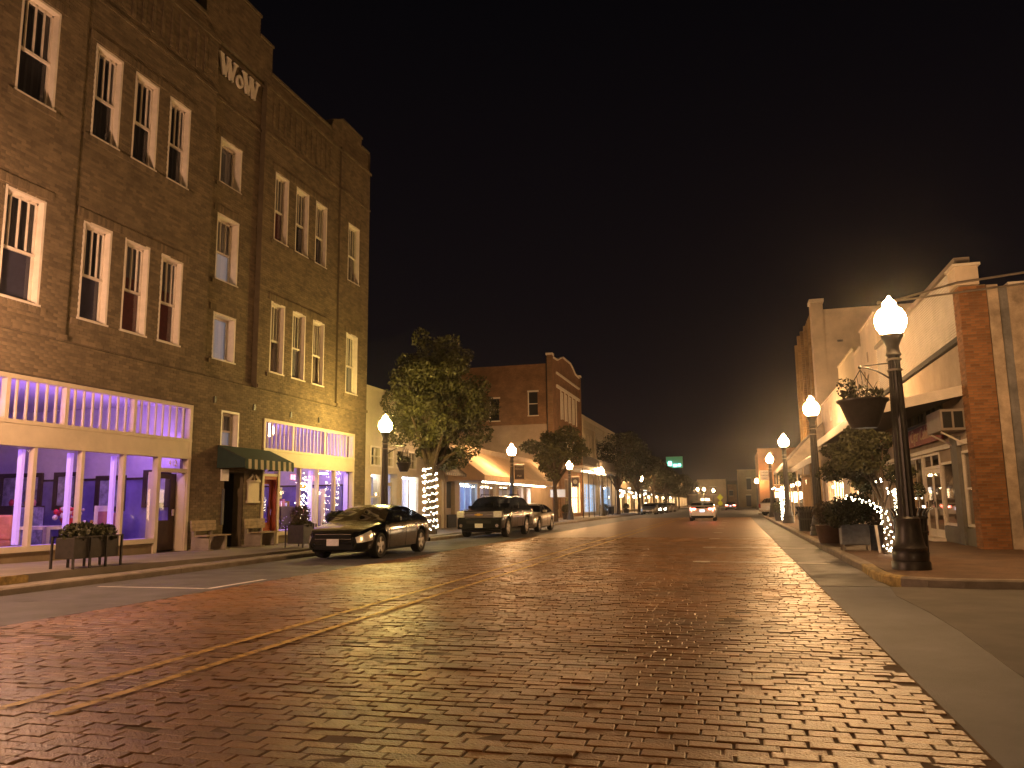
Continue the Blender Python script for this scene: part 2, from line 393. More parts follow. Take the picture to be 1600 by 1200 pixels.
def bricks_build(cells, tf, proud, m, parent, eye=(0,0,1.5), n_single=300, name="brick"):
    c = np.array(cells); cen = np.array([tf(a, d, b) for a, d, b in zip((c[:,0]+c[:,1])/2, c[:,4], (c[:,2]+c[:,3])/2)])
    dist = np.linalg.norm(cen - np.array(eye), axis=1)
    camp = cen - np.array(eye); f_ = camp @ np.array(fw); x_ = camp @ np.array(rr)/f_; y_ = camp @ np.array(uu)/f_
    vis = (f_ > 0) & (abs(x_) < .645) & (abs(y_) < .484)
    order = np.argsort(np.where(vis, dist, 1e6)); single = order[:n_single] if n_single else []
    ss = set(single.tolist()) if n_single else set()
    mb = MB(tf)
    shared = {}
    for i, (a, b, z0, z1, d) in enumerate(cells):
        if i in ss:
            key = (round(b-a, 2), round(z1-z0, 2))
            w = tf((a+b)/2, d, (z0+z1)/2)
            if key not in shared:
                q = MB(lambda s_, d_, z_: tuple(np.array(tf(s_, d_, z_)) - np.array(tf(0, 0, 0))))
                h, k, e_ = (b-a)/2, (z1-z0)/2, .004
                q.add([(-h,-.03,-k),(h,-.03,-k),(h,-.03,k),(-h,-.03,k),(-h,proud-e_,-k),(h,proud-e_,-k),(h,proud-e_,k),(-h,proud-e_,k),
                       (-h+e_,proud,-k+e_),(h-e_,proud,-k+e_),(h-e_,proud,k-e_),(-h+e_,proud,k-e_)],
                      [(0,1,5,4),(1,2,6,5),(2,3,7,6),(3,0,4,7),(4,5,9,8),(5,6,10,9),(6,7,11,10),(7,4,8,11),(8,9,10,11)])
                o = q.build(name, m, None); o.parent = parent; shared[key] = o.data
            else:
                o = bpy.data.objects.new(name, shared[key]); COL.objects.link(o); o.parent = parent
            o.location = Vector(w) - world_loc(parent)
        else:
            p = d + proud
            mb.add([(a,d-.03,z0),(b,d-.03,z0),(b,d-.03,z1),(a,d-.03,z1),(a,p,z0),(b,p,z0),(b,p,z1),(a,p,z1)],
                   [(0,1,5,4),(1,2,6,5),(2,3,7,6),(3,0,4,7),(4,5,6,7)])
    if mb.v: mb.build("brickwork", m, parent, kind="stuff")

# =================================================================== SETTING
g = MB().box(-1400, 1400, -600, 2200, -.6, -.08).build("ground", 'earth', kind="structure")
road = MB().quad((-9.42, 35.98, 0), (1.38, 35.98, 0), (1.38, 84.4, 0), (-9.42, 84.4, 0)).quad((-9.42, -30, 0), (1.38, -30, 0), (1.38, 2.6, 0), (-9.42, 2.6, 0)).build("brick_road", 'road_far', kind="structure")
MB().quad((-9.46, 2.6, -.0105), (1.42, 2.6, -.0105), (1.42, 36, -.0105), (-9.46, 36, -.0105)).build("joint_bed", 'mortar_road', road)
def road_bricks():
    wob = lambda x: .012*math.sin(x*.9+1.1)+.006*math.sin(x*2.7)
    bw, bh = .280, .130; eye = np.array([0, 0, 1.5]); mb = MB(); cand = []
    y = 2.6; row = 0
    while y < 36:
        x = -9.42 - (bw*.5 if row % 2 else 0) + random.uniform(-.055, .055)
        # the rows wave a little, as on an old street
        while x < 1.36:
            a, b = max(x+random.uniform(.003, .010), -9.42), min(x+bw-random.uniform(.003, .012), 1.37)
            if b-a > .06: cand.append((a, b, y+random.uniform(.003, .009)+wob(x), y+bh-random.uniform(.003, .009)+wob(x)))
            x += bw
        y += bh; row += 1
        if 14.85 < y < 14.99 or 18.9 < y < 19.03: y += .035
    def shape(a, b, c, d, dz, tx, ty, rotz=0.):
        h, k, e_ = (b-a)/2, (d-c)/2, .006
        j = [random.uniform(-.005, .005) for _ in range(8)]
        cor = [(-h+j[0],-k+j[1]),(h+j[2],-k+j[3]),(h+j[4],k+j[5]),(-h+j[6],k+j[7])]
        v = [(p, q, -.03) for p, q in cor] + [(p, q, -.004+tx*p+ty*q) for p, q in cor] + [(p*(1-e_/h), q*(1-e_/k), tx*p+ty*q) for p, q in cor]
        f = [(0,1,5,4),(1,2,6,5),(2,3,7,6),(3,0,4,7),(4,5,9,8),(5,6,10,9),(6,7,11,10),(7,4,8,11),(8,9,10,11)]
        return v, f
    near = []
    F, RR, UU = np.array(fw), np.array(rr), np.array(uu)
    for i, (a, b, c, d) in enumerate(cand):
        p = np.array([(a+b)/2, (c+d)/2, 0]) - eye; w = p @ F
        if w > 0 and abs(p @ RR/w) < .645 and abs(p @ UU/w) < .484: near.append((w, i))
    near = {i for _, i in sorted(near)[:300]}
    lib = []
    for i, (a, b, c, d) in enumerate(cand):
        xm, ym = (a+b)/2, (c+d)/2
        dz = random.gauss(0, .0030) - (.006 if random.random() < .03 else 0) + .004*math.sin(xm*1.3+ym*.4) + .003*math.sin(ym*2.1)
        tx, ty = random.gauss(0, .008), random.gauss(0, .013)
        if i in near:
            full = b-a > .25
            if full and len(lib) >= 14: me = random.choice(lib); o = bpy.data.objects.new("brick", me); COL.objects.link(o)
            else:
                v, f = shape(-(b-a)/2, (b-a)/2, -(d-c)/2, (d-c)/2, 0, tx, ty)
                o = link_mesh("brick", v, f, 'road_brick')
                if full: lib.append(o.data)
            o.parent = road; o.location = (xm, ym, dz)
        else:
            v, f = shape(a, b, c, d, dz, tx, ty); mb.add([(p[0]+xm, p[1]+ym, p[2]+dz) for p in v], f)
    mb.build("brickwork", 'road_brick', road, kind="stuff")
road_bricks()
# worn centre lines
lm = MB()
for xa in (-5.53, -4.98):
    y = 3.4 if xa < -5.2 else 5.0
    while y < 82:
        q = min(y+1.3, 83); lm.quad((xa, y, .013), (xa+.105, y, .013), (xa+.105, q, .013), (xa, q, .013)); y = q
MB.build(lm, "centre_line", 'yellow_line', road)
pm = MB()
for y in (21.2, 27.9, 34.7, 41.6, 48.4, 55.2, 62, 69):
    pm.quad((-1.12, y-.14, .014), (-.70, y-.14, .014), (-.70, y+.22, .014), (-1.12, y+.22, .014))
    if y < 40: pm.quad((-.70, y-.04, .014), (1.37, y-.14, .014), (1.37, y-.03, .014), (-.70, y+.06, .014))
pm.build("parking_mark", 'white_line', road)
# concrete strips between brick and kerb, side street, cross street
gl_ = MB()
for k in range(100):
    y0 = -10 + k*3.0; gl_.box(-12.72, -9.43, y0+.008, y0+2.992, -.05, -.004)
gl_ = gl_.build("gutter_left", 'concrete', kind="structure")
pm = MB()
pm.quad((-12.2, 13.25, .003), (-9.75, 13.25, .003), (-9.75, 13.36, .003), (-12.2, 13.36, .003))
pm.quad((-9.75, 13.3, .003), (-9.62, 13.3, .003), (-9.62, 15.2, .003), (-9.75, 15.2, .003))
pm.build("parking_mark", 'white_line', gl_)
gr = MB()
for k in range(23):
    y0 = 15.6 + k*3.0; gr.box(1.392, 2.56, y0+.008, min(y0+2.992, 84), -.05, -.004)
gr = gr.build("gutter_right", 'concrete', kind="structure")
MB().quad((1.41, 21.12, .002), (2.15, 21.0, .002), (2.15, 21.1, .002), (1.41, 21.22, .002)).quad((1.41, 27.8, .002), (2.1, 27.7, .002), (2.1, 27.78, .002), (1.41, 27.9, .002)).build("parking_mark", 'white_line', gr)
MB().quad((1.392, -30, -.010), (80, -30, -.010), (80, 15.6, -.010), (1.392, 15.6, -.010)).build("side_street", 'asphalt', kind="structure")
MB().prism([(2.56, 15.59), (2.40, 14.2), (2.46, 12.3), (2.43, 10.5), (2.30, 8.2), (2.26, 5), (2.25, -30), (80, -30), (80, 15.595)], 2, -.012, -.004).build("concrete_apron", 'apron', kind="structure")
MB().quad((-9.42, 84.4, -.002), (90, 84.4, -.002), (90, 100, -.002), (-9.42, 100, -.002)).build("cross_street", 'concrete', kind="structure")
MB().quad((-9.42, 100, -.001), (2.6, 100, -.001), (2.6, 300, -.001), (-9.42, 300, -.001)).build("far_road", 'asphalt', kind="structure")
MB().quad((2.602, 100, .001), (40, 100, .001), (40, 330, .001), (2.602, 330, .001)).build("car_park", 'asphalt', kind="structure")
# pavements
MB().prism([(0, .279), (14, .279), (20, .20), (27, .16), (300, .155), (300, -.06), (-10, -.06), (-10, .279)], 0, -34, -13.36) \
    .build("sidewalk_left", 'walk', kind="structure")
lo = MB()
for k in range(100): lo.box(-13.359, -12.93, -10+k*3+.006, -10+k*3+2.994, -.04, .118)
lo.build("sidewalk_ledge", 'walk', kind="structure")
# paint on the step of the raised walk at the very left
pts = [(4.5, .279), (12.55, .279), (12.7, .26), (12.7, .125), (4.5, .125)]
MB().prism(pts, 0, -13.352, -13.30).build("yellow_step_paint", 'yellow_kerb', kind="structure")
def kerb_run(name, x0, x1, ya, yb, m, h=.15):
    k = MB(); y = ya
    while y < yb-.05:
        q = min(y+2.4, yb); jx = random.uniform(-.006, .006)
        k.prism([(x0+jx, -.05), (x1+jx, -.05), (x1+jx, h-.03), (x1+jx-.03*(1 if x1 > x0 else -1), h), (x0+jx, h)], 1, y+.005, q-.005); y = q
    return k.build(name, m, kind="structure")
kerb_run("kerb_left", -12.93, -12.70, -10, 290, 'kerb', .13)
kerb_run("kerb_right", 2.80, 2.57, 19.0, 84, 'kerb')
# corner return of the right kerb, first metres painted yellow
arc = [(2.57, 19.0), (2.53, 18.0), (2.50, 17.0), (2.56, 16.35), (2.78, 15.88), (3.15, 15.58), (3.7, 15.45), (5, 15.42), (9, 15.42), (16, 15.42), (40, 15.42)]
def arc_kerb(pts, name, m, parent=None):
    k = MB()
    n = len(pts)
    def off(i, w):
        a = Vector(pts[max(i-1, 0)]); b = Vector(pts[min(i+1, n-1)]); t = (b-a).normalized(); return (pts[i][0]-t.y*w, pts[i][1]+t.x*w)
    for i in range(n-1):
        A, B = pts[i], pts[i+1]; C, D = off(i+1, .22), off(i, .22)
        k.add([(*A, -.05), (*B, -.05), (*C, -.05), (*D, -.05), (*A, .12), (*B, .12), (*off(i+1, .03), .15), (*off(i, .03), .15), (*C, .15), (*D, .15)],
              [(0,1,5,4), (4,5,6,7), (7,6,8,9), (2,3,9,8)])
    return k.build(name, m, kind="structure")
arc_kerb(arc[:5], "yellow_kerb", 'yellow_kerb'); arc_kerb(arc[4:], "kerb_corner", 'kerb')
MB().prism([(2.79, 84), (2.79, 19), (2.75, 17), (2.79, 16.4), (2.96, 16.03), (3.25, 15.79), (3.75, 15.66), (40, 15.64), (40, 84)], 2, -.05, .146).build("sidewalk_right", 'paver', kind="structure")
MB().box(2.61, 40, 100.1, 101.5, 0, .15).build("far_kerb", 'kerb', kind="structure")

# =================================================================== HOTEL (left, three storeys)
hotel = thing("brick_hotel_building", "three-storey brown brick corner building with WoW letters and purple-lit shops", "building", (XL, 23.6, .2))
W3 = (11.82, 14.63); W2 = (6.58, 9.38)
cols = [(14.4, 15.6), (16.93, 17.98), (18.48, 19.52), (20.02, 21.04), (26.14, 27.14), (27.70, 28.73), (29.30, 30.30), (32.12, 33.28)]
holes = [(a, b, *W) for a, b in cols for W in (W3, W2)]
holes += [(22.95, 24.24, 12.93, 14.64), (22.95, 24.24, 9.39, 11.82), (22.98, 24.28, 6.57, 8.24), (23.3, 24.34, 3.55, 4.83)]
SH1 = (13.6, 21.78, .2, 4.83); SH2 = (25.84, 33.2, .2, 4.8)
holes += [SH1, SH2, (23.62, 24.75, .1, 2.72)]
parap = [(12.7, 18.9), (13.2, 18.9), (13.2, 19.35), (15.3, 19.35), (15.7, 18.95), (16.6, 18.45), (21.55, 18.40), (21.55, 19.55), (22.45, 19.55), (22.45, 20.33), (24.75, 20.33), (24.75, 19.55),
         (25.63, 19.55), (25.63, 18.40), (30.4, 18.45), (30.6, 18.9), (31.5, 19.36), (33.5, 19.35), (33.5, 18.93), (34.3, 18.93)]
w = MB(FL)
zones = [(12.7, 16.5, .10), (16.5, 22.3, 0.), (22.3, 25.35, -.22), (25.35, 31.35, 0.), (31.35, 34.3, .10)]
LOW = 5.86
for a, b, d in zones: holed_wall(w, a, b, LOW, 18.0, d, holes, .40)
holed_wall(w, 12.7, 34.3, .0, LOW, .04, holes, .40)
# steps between the zones
for sp_, (da, db) in zip((16.5, 22.3, 25.35, 31.35), ((.10, 0), (0, -.22), (-.22, 0), (0, .10))):
    w.quad((sp_, da, LOW), (sp_, db, LOW), (sp_, db, 18), (sp_, da, 18))
w.quad((12.7, .10, LOW), (34.3, .10, LOW), (34.3, -.22, LOW), (12.7, -.22, LOW))
w.quad((34.3, .10, 0), (34.3, -18, 0), (34.3, -18, 18.9), (34.3, .10, 18.9)); w.quad((12.7, .10, 0), (12.7, -18, 0), (12.7, -18, 18.9), (12.7, .10, 18.9))
w.quad((12.7, -18, 0), (34.3, -18, 0), (34.3, -18, 18), (12.7, -18, 18))
# parapet with its raised centre and corner blocks
w.prism([(-a_, z_) for a_, z_ in []] or [(12.7, 18.0)] + parap + [(34.3, 18.0)], 1, -.35, 0.) if False else None
pw = [(12.7, 18.0)] + parap + [(34.3, 18.0)]
n_ = len(w.v); k_ = len(pw)
w.add([(a, -.34, z) for a, z in pw] + [(a, .0, z) for a, z in pw], [tuple(range(k_)), tuple(range(k_, 2*k_))] + [(i, (i+1) % k_, k_+(i+1) % k_, k_+i) for i in range(k_)])
w.build("wall", 'mortar1', hotel)
MB(FL).quad((12.7, -.3, 17.7), (34.3, -.3, 17.7), (34.3, -18, 17.7), (12.7, -18, 17.7)).build("roof", 'roof', hotel)
# brick skin
cells = []
for a, b, d in zones: cells += brick_cells((a+.005, b-.005, LOW, 15.4), d, holes, .27, .085)
for a, b, d in zones: cells += brick_cells((a+.005, b-.005, 15.4, 17.98), d, holes, .27, .085)
for (a, z) , (b, z2) in zip(parap, parap[1:]):
    if b-a > .3: cells += brick_cells((a, b, 18.0, min(z, z2)-.03), .0, [], .27, .085)
cells += brick_cells((12.7, 34.3, .1, LOW-.01), .04, holes, .27, .085)
# soldier courses, sill courses and corbelled bands
def course(s0, s1, z0, z1, d, w_=.085):
    s = s0
    while s < s1-.02: cells.append((s, min(s+w_-.012, s1), z0, z1, d)); s += w_
for (a, b) in ((16.7, 21.25), (25.95, 30.5)):
    for W in (W3, W2): course(a, b, W[1]+.03, W[1]+.27, .045)
    for W in (W3, W2): course(a, b, W[0]-.17, W[0]-.01, .05, .12)
for (a, b, dd) in ((14.2, 15.8, .1), (31.95, 33.45, .1)):
    for W in (W3, W2): course(a, b, W[1]+.03, W[1]+.27, dd+.035); course(a, b, W[0]-.17, W[0]-.01, dd+.05, .12)
for W in ((12.93, 14.64), (9.39, 11.82), (6.57, 8.24)): course(22.75, 24.5, W[0]-.17, W[0]-.01, -.16, .12); course(22.75, 24.5, W[1]+.03, W[1]+.25, -.18)
for a, b, d in zones: course(a, b, 5.90, 6.02, d+.07, .27); course(a, b, 15.9, 15.98, d+.05, .27); course(a, b, 17.75, 17.86, d+.10, .27)
for k in range(12): 
    for s0 in (16.9, 25.8): cells += [(s0+k*.42, s0+k*.42+.13, 16.25+j*.085, 16.32+j*.085, .04) for j in range(16)]
bricks_build(cells, FL, .012, 'brick1', hotel)
cp = MB(FL)
for (a, z), (b, z2) in zip(parap, parap[1:]):
    if b-a > .15: cp.add([(a-.03,-.42,z+.003),(b+.03,-.42,z2+.003),(b+.03,.07,z2+.003),(a-.03,.07,z+.003),(a-.03,-.42,z+.1),(b+.03,-.42,z2+.1),(b+.03,.07,z2+.1),(a-.03,.07,z+.1)],
                            [(3,2,1,0),(4,5,6,7),(0,1,5,4),(1,2,6,5),(2,3,7,6),(3,0,4,7)])
cp.build("coping", 'mortar1', hotel)
# iron tie plates
for s_ in (14.6, 19.0, 22.6, 26.5, 30.2): MB(FL).lathe([(.09, -.02), (.09, .02)], (0,0,0), 8) .v
for s_ in (22.9, 25.2, 27.7, 29.9): MB(FL).box(s_-.06, s_+.06, .055, .09, 5.02, 5.24).build("tie_plate", 'black_iron', hotel)

def window(parent, tf, s0, s1, z0, z1, d, rec, nm=3, blind='darkwin', frame='white', sashes=True, sill='white', bl_drop=0., gl='glass', lower=None, t=.07):
    q = d - rec
    f = MB(tf)
    f.box(s0+.003, s0+t, q, d+.012, z0, z1); f.box(s1-t, s1-.003, q, d+.012, z0, z1); f.box(s0+.003, s1-.003, q, d+.014, z1-t*1.1, z1-.003)
    f.box(s0+t, s1-t, q-.03, q+.03, z0+t, z0+t*1.9); f.box(s0+t, s1-t, q-.03, q+.03, z1-t*2.1, z1-t*1.1)
    f.box(s0+t, s0+t*1.8, q-.03, q+.03, z0+t, z1-t); f.box(s1-t*1.8, s1-t, q-.03, q+.03, z0+t, z1-t)
    o = f.build("window", frame, parent)
    MB(tf).box(s0-.03, s1+.03, q-.03, d+.05, z0-.05, z0+t*.7).build("sill", sill, o)
    zm = z0 + (z1-z0)*.47
    if sashes: MB(tf).box(s0+t, s1-t, q-.02, q+.05, zm-.035, zm+.035).build("meeting_rail", frame, o)
    else: zm = z0
    for k in range(nm):
        s = s0 + t + (s1-s0-2*t)*(k+1)/(nm+1)
        MB(tf).box(s-.017, s+.017, q-.018, q+.03, zm+.03, z1-t).build("muntin", frame, o)
    MB(tf).quad((s0+t, q-.005, z0+t), (s1-t, q-.005, z0+t), (s1-t, q-.005, z1-t), (s0+t, q-.005, z1-t)).build("pane", gl, o)
    if blind:
        zb = z0+.02 if not bl_drop else z0 + (z1-z0)*bl_drop
        if lower: MB(tf).quad((s0+.01, q-.07, z0), (s1-.01, q-.07, z0), (s1-.01, q-.07, zb), (s0+.01, q-.07, zb)).build("curtain", lower, o)
        bl = MB(tf); n = 12
        for k in range(n):    # soft folds
            a, b = s0+.01+(s1-s0-.02)*k/n, s0+.01+(s1-s0-.02)*(k+1)/n; da, db = (-.09, -.12) if k % 2 else (-.12, -.09)
            bl.quad((a, q+da, zb), (b, q+db, zb), (b, q+db, z1-.02), (a, q+da, z1-.02))
        bl.build("blind", blind, o)
        MB(tf).quad((s0, q-.5, z0), (s1, q-.5, z0), (s1, q-.5, z1), (s0, q-.5, z1)).build("dark_room", 'darkwin', o)
    return o
B3 = ['darkwin']*8
L3 = [None, None, None, None, 'cur_red', None, None, 'cur_tan']
B2 = ['darkwin', 'darkwin', 'cur_grey', 'cur_grey', 'cur_tan', 'darkwin', 'cur_tan', 'darkwin']
L2 = ['cur_blue', 'cur_blue', 'cur_red', 'cur_red', None, 'cur_grey', None, 'cur_grey']
for i, (a, b) in enumerate(cols):
    dd = .10 if i in (0, 7) else 0.
    window(hotel, FL, a, b, *W3, dd, .20, 3, B3[i], bl_drop=.0 if L3[i] is None else .5, lower=L3[i])
    window(hotel, FL, a, b, *W2, dd, .20, 3, B2[i], bl_drop=.0 if L2[i] is None else (.62 if i in (2, 3) else .47), lower=L2[i])
window(hotel, FL, 22.95, 24.24, 12.93, 14.64, -.22, .32, 0, 'cur_grey', sashes=False)
window(hotel, FL, 22.95, 24.24, 9.39, 11.82, -.22, .32, 3, 'cur_grey', bl_drop=.5, lower='cur_lit')
window(hotel, FL, 22.98, 24.28, 6.57, 8.24, -.22, .32, 0, 'cur_lit2', sashes=False)
window(hotel, FL, 23.3, 24.34, 3.55, 4.83, .04, .30, 1, 'cur_grey', bl_drop=.5, lower='cur_lit2')

# WoW letters, raised slab serif
def stroke(mb, a, b, w0, z0=None):
    (x0, y0), (x1, y1) = a, b
    mb.append([(x0-w0/2, y0), (x0+w0/2, y0), (x1+w0/2, y1), (x1-w0/2, y1)])
def letterW(s, z, wd, h):
    P = []; t = wd*.17
    pts = [(s+wd*.08, z+h), (s+wd*.30, z), (s+wd*.5, z+h*.94), (s+wd*.70, z), (s+wd*.92, z+h)]
    for i in range(4): stroke(P, pts[i], pts[i+1], t*(1.25 if i % 2 == 0 else .72))
    for c in (0, 2, 4): P.append([(pts[c][0]-wd*.13, z+h*.93), (pts[c][0]+wd*.13, z+h*.93), (pts[c][0]+wd*.13, z+h*1.0), (pts[c][0]-wd*.13, z+h*1.0)])
    return P
def wow():
    D0, D1 = -.13, -.06
    for s in (22.52, 23.92):
        mb = MB(FL)
        for k, poly in enumerate(letterW(s, 16.88, 1.0, .78)):
            e_ = .002*k; n = len(poly)
            mb.add([(a, D0, b) for a, b in poly] + [(a, D1+e_, b) for a, b in poly], [tuple(range(n)), tuple(range(n, 2*n))] + [(i, (i+1) % n, n+(i+1) % n, n+i) for i in range(n)])
        mb.build("letter", 'white', hotel)
    mb = MB(FL); n = 20; c = (23.72, 17.12)
    vs = []
    for dd in (D0, D1):
        for (ra, rb) in ((.21, .25), (.115, .16)):
            vs += [(c[0]+ra*math.cos(2*math.pi*k/n), dd, c[1]+rb*math.sin(2*math.pi*k/n)) for k in range(n)]
    fs = []
    for k in range(n):
        j = (k+1) % n; fs += [(2*n+k, 2*n+j, 3*n+j, 3*n+k), (k, j, 2*n+j, 2*n+k), (n+k, 3*n+k, 3*n+j, n+j)]
    mb.add(vs, fs); mb.build("letter", 'white', hotel)
wow()

# ---- shopfronts
def shopfront(s0, s1, mull, trans, door, door_m, interior_side, nump):
    f = MB(FL); t = .11
    f.box(s0+.004, s1-.004, -.30, .085, 3.13, 3.62)                     # painted fascia beam
    f.box(s0+.004, s1-.004, -.10, .10, 4.68, 4.796)                      # head
    f.box(s0+.004, s1-.004, -.10, .11, 3.60, 3.70)
    f.box(s0+.004, s1-.004, -.10, .105, 3.06, 3.16)
    f.box(s0+.004, s0+.13, -.10, .098, .2, 4.7); f.box(s1-.13, s1-.004, -.10, .098, .2, 4.7)
    fr = f.build("shop_frame", 'cream', hotel)
    tr = [s0+.07] + trans + [s1-.07]
    for s in trans: MB(FL).box(s-.055, s+.055, -.08, .09, 3.7, 4.68).build("transom_post", 'cream', fr)
    for a, b in zip(tr, tr[1:]):
        n = max(1, round((b-a)/.30))
        for k in range(1, n): s = a+(b-a)*k/n; MB(FL).box(s-.022, s+.022, -.02, .04, 3.7, 4.68).build("muntin", 'cream', fr)
        MB(FL).quad((a, .0, 3.7), (b, .0, 3.7), (b, .0, 4.68), (a, .0, 4.68)).build("pane", 'glass_shop', fr)
    return fr
fr1 = shopfront(SH1[0], SH1[1], None, [14.97, 16.75, 19.22], None, None, None, None)
for s in (14.35, 15.9, 17.42, 18.93): MB(FL).box(s-.05, s+.05, -.08, .08, .60, 3.07).build("mullion", 'cream', fr1)
MB(FL).box(13.7, 20.30, -.10, .10, .50, .64).build("sill", 'cream', fr1)
MB(FL).box(13.6, 20.28, -.25, .03, .1, .50).build("stall_riser", 'brick1', fr1)
MB(FL).box(20.27, 20.41, -.10, .10, .2, 3.07).build("door_post", 'cream', fr1)
MB(FL).box(20.41, 21.66, -.08, .08, 2.62, 2.74).build("door_head", 'cream', fr1)
for a, b in zip([13.7, 14.4, 15.95, 17.47, 18.98], [14.3, 15.85, 17.37, 18.88, 20.27]):
    MB(FL).quad((a, -.01, .63), (b, -.01, .63), (b, -.01, 3.07), (a, -.01, 3.07)).build("pane", 'glass_shop', fr1)
MB(FL).quad((20.41, -.02, 2.74), (21.66, -.02, 2.74), (21.66, -.02, 3.07), (20.41, -.02, 3.07)).build("pane", 'glass_shop', fr1)
text_mesh("412", .27, "door_number", 'white', fr1, text_left(21.05, .0, 2.905), .004)
def door(parent, tf, s0, s1, z0, z1, d, m, glz=(.9, 2.35), knob=True, side=.13, name="door", gl='glass_shop', thick=.05):
    f = MB(tf); q = d-thick
    f.box(s0, s0+side, q, d, z0, z1); f.box(s1-side, s1, q, d, z0, z1); f.box(s0+side, s1-side, q, d, z1-.16, z1); f.box(s0+side, s1-side, q, d, z0, glz[0])
    f.box(s0+side*1.3, s1-side*1.3, d+.002, d+.018, z0+.15, glz[0]-.1)
    o = f.build(name, m, parent)
    MB(tf).quad((s0+side, d-thick/2, glz[0]), (s1-side, d-thick/2, glz[0]), (s1-side, d-thick/2, z1-.16), (s0+side, d-thick/2, z1-.16)).build("pane", gl, o)
    if knob: MB(tf).box(s1-side*.8, s1-side*.4, d, d+.06, (z0+z1)/2-.12, (z0+z1)/2+.08).build("handle", 'chrome', o)
    return o
door(hotel, FL, 20.44, 21.62, .22, 2.60, -.30, 'darkwood', (1.15, 2.3), side=.24)
MB(FL).box(20.41, 20.44, -.34, .05, .2, 2.62).box(21.62, 21.66, -.34, .05, .2, 2.62).build("door_reveal", 'cream', fr1)

fr2 = shopfront(SH2[0], SH2[1], None, [27.9, 30.45], None, None, None, None)
for s in (28.54, 29.97, 31.42): MB(FL).box(s-.05, s+.05, -.08, .08, .60, 3.07).build("mullion", 'cream', fr2)
MB(FL).box(27.02, 33.1, -.10, .10, .46, .60).build("sill", 'cream', fr2)
MB(FL).box(27.02, 33.15, -.25, .03, .1, .46).build("stall_riser", 'brick1', fr2)
MB(FL).box(26.90, 27.02, -.10, .10, .15, 3.07).build("door_post", 'cream', fr2)
for a, b in zip([27.02, 28.59, 30.02, 31.47], [28.49, 29.92, 31.37, 33.08]):
    MB(FL).quad((a, -.01, .60), (b, -.01, .60), (b, -.01, 3.07), (a, -.01, 3.07)).build("pane", 'glass_shop', fr2)
MB(FL).box(25.97, 26.9, -.08, .07, 2.66, 2.76).build("door_head", 'cream', fr2)
MB(FL).quad((25.97, -.02, 2.76), (26.9, -.02, 2.76), (26.9, -.02, 3.07), (25.97, -.02, 3.07)).build("pane", 'glass_shop', fr2)
f = MB(FL); f.box(25.97, 26.05, -.16, .05, .15, 2.66); f.box(26.82, 26.90, -.16, .05, .15, 2.66); f.box(26.05, 26.82, -.16, .05, 2.54, 2.66); f.build("door_surround", 'redwood', fr2)
door(hotel, FL, 26.07, 26.80, .17, 2.54, -.12, 'redwood', (.95, 2.25), side=.11)
# middle doorway, recessed and dark
f = MB(FL); f.box(23.62, 24.75, -1.2, -1.15, .1, 2.72); f.quad((23.62, -.36, .1), (23.62, -1.2, .1), (23.62, -1.2, 2.72), (23.62, -.36, 2.72)); f.quad((24.75, -.36, .1), (24.75, -1.2, .1), (24.75, -1.2, 2.72), (24.75, -.36, 2.72)); f.quad((23.62, -.36, 2.72), (24.75, -.36, 2.72), (24.75, -1.2, 2.72), (23.62, -1.2, 2.72))
f.build("doorway", 'darkwin', hotel)
door(hotel, FL, 23.75, 24.65, .18, 2.55, -1.0, 'darkwood', (1.2, 2.3), side=.16, knob=True)
MB(FL).box(23.50, 23.60, .06, .10, .95, 2.15).build("door_sidelight", 'cur_grey', hotel)
tag(MB(FL).box(23.38, 23.78, .06, .11, 2.42, 2.82).build("notice_board", 'sign_white'), "small blank white square notice under the striped awning", "notice")

# rooms behind the shop windows
def room(s0, s1, z1, dback, strips, ceil_s=5.0):
    f = MB(FL)
    f.quad((s0, dback, .2), (s1, dback, .2), (s1, dback, z1), (s0, dback, z1))
    f.quad((s0, -.3, .2), (s0, dback, .2), (s0, dback, z1), (s0, -.3, z1)); f.quad((s1, -.3, .2), (s1, dback, .2), (s1, dback, z1), (s1, -.3, z1))
    f.quad((s0, -.2, z1), (s1, -.2, z1), (s1, dback, z1), (s0, dback, z1))
    r = f.build("shop_room", 'room', hotel)
    MB(FL).box(s0+.02, s1-.02, dback+.01, dback+.06, .26, 2.45).build("dado_panel", 'dado', r); MB(FL).box(s1-.06, s1-.01, dback+.07, -.45, .26, 2.45).build("dado_panel", 'dado', r)
    MB(FL).box(s1-.09, s1-.005, dback+.07, -.45, 2.452, 2.52).build("picture_rail", 'frame_dark', r)
    MB(FL).quad((s0, -.2, .25), (s1, -.2, .25), (s1, dback, .25), (s0, dback, .25)).build("shop_floor", 'roomdark', r)
    return r
rm1 = room(13.6, 21.76, 4.85, -8.5, None)
rm2 = room(25.86, 33.18, 4.85, -7.5, None)
for s in (15.76, 17.27, 18.82): MB(FL).box(s-.06, s+.03, -.26, -.13, .68, 3.0).build("glow_strip", 'purple', rm1)  # glowing boxes stand in for purple light on the mullion jambs
MB(FL).box(14.0, 20.2, -.20, -.17, .62, .65).build("glow_strip", 'purple', rm1)
MB(FL).box(13.8, 21.6, -.46, -.40, 3.30, 3.40).build("room_light", 'purple_soft', rm1)  # unseen behind the fascia beam, placed to light the room purple
MB(FL).box(13.8, 21.6, -.46, -.40, 3.50, 3.58).build("room_light", 'purple_soft', rm1)
for s in (29.83, 33.0): MB(FL).box(s-.06, s+.03, -.30, -.13, .62, 3.0).build("glow_strip", 'purple', rm2)  # jamb light of the second shop, put in as glowing boxes
MB(FL).box(27.2, 33.0, -.22, -.19, .62, .66).build("glow_strip", 'purple', rm2)
MB(FL).box(26.0, 33.1, -.46, -.40, 3.30, 3.40).build("room_light", 'purple_soft', rm2)  # unseen purple source tucked behind the second fascia
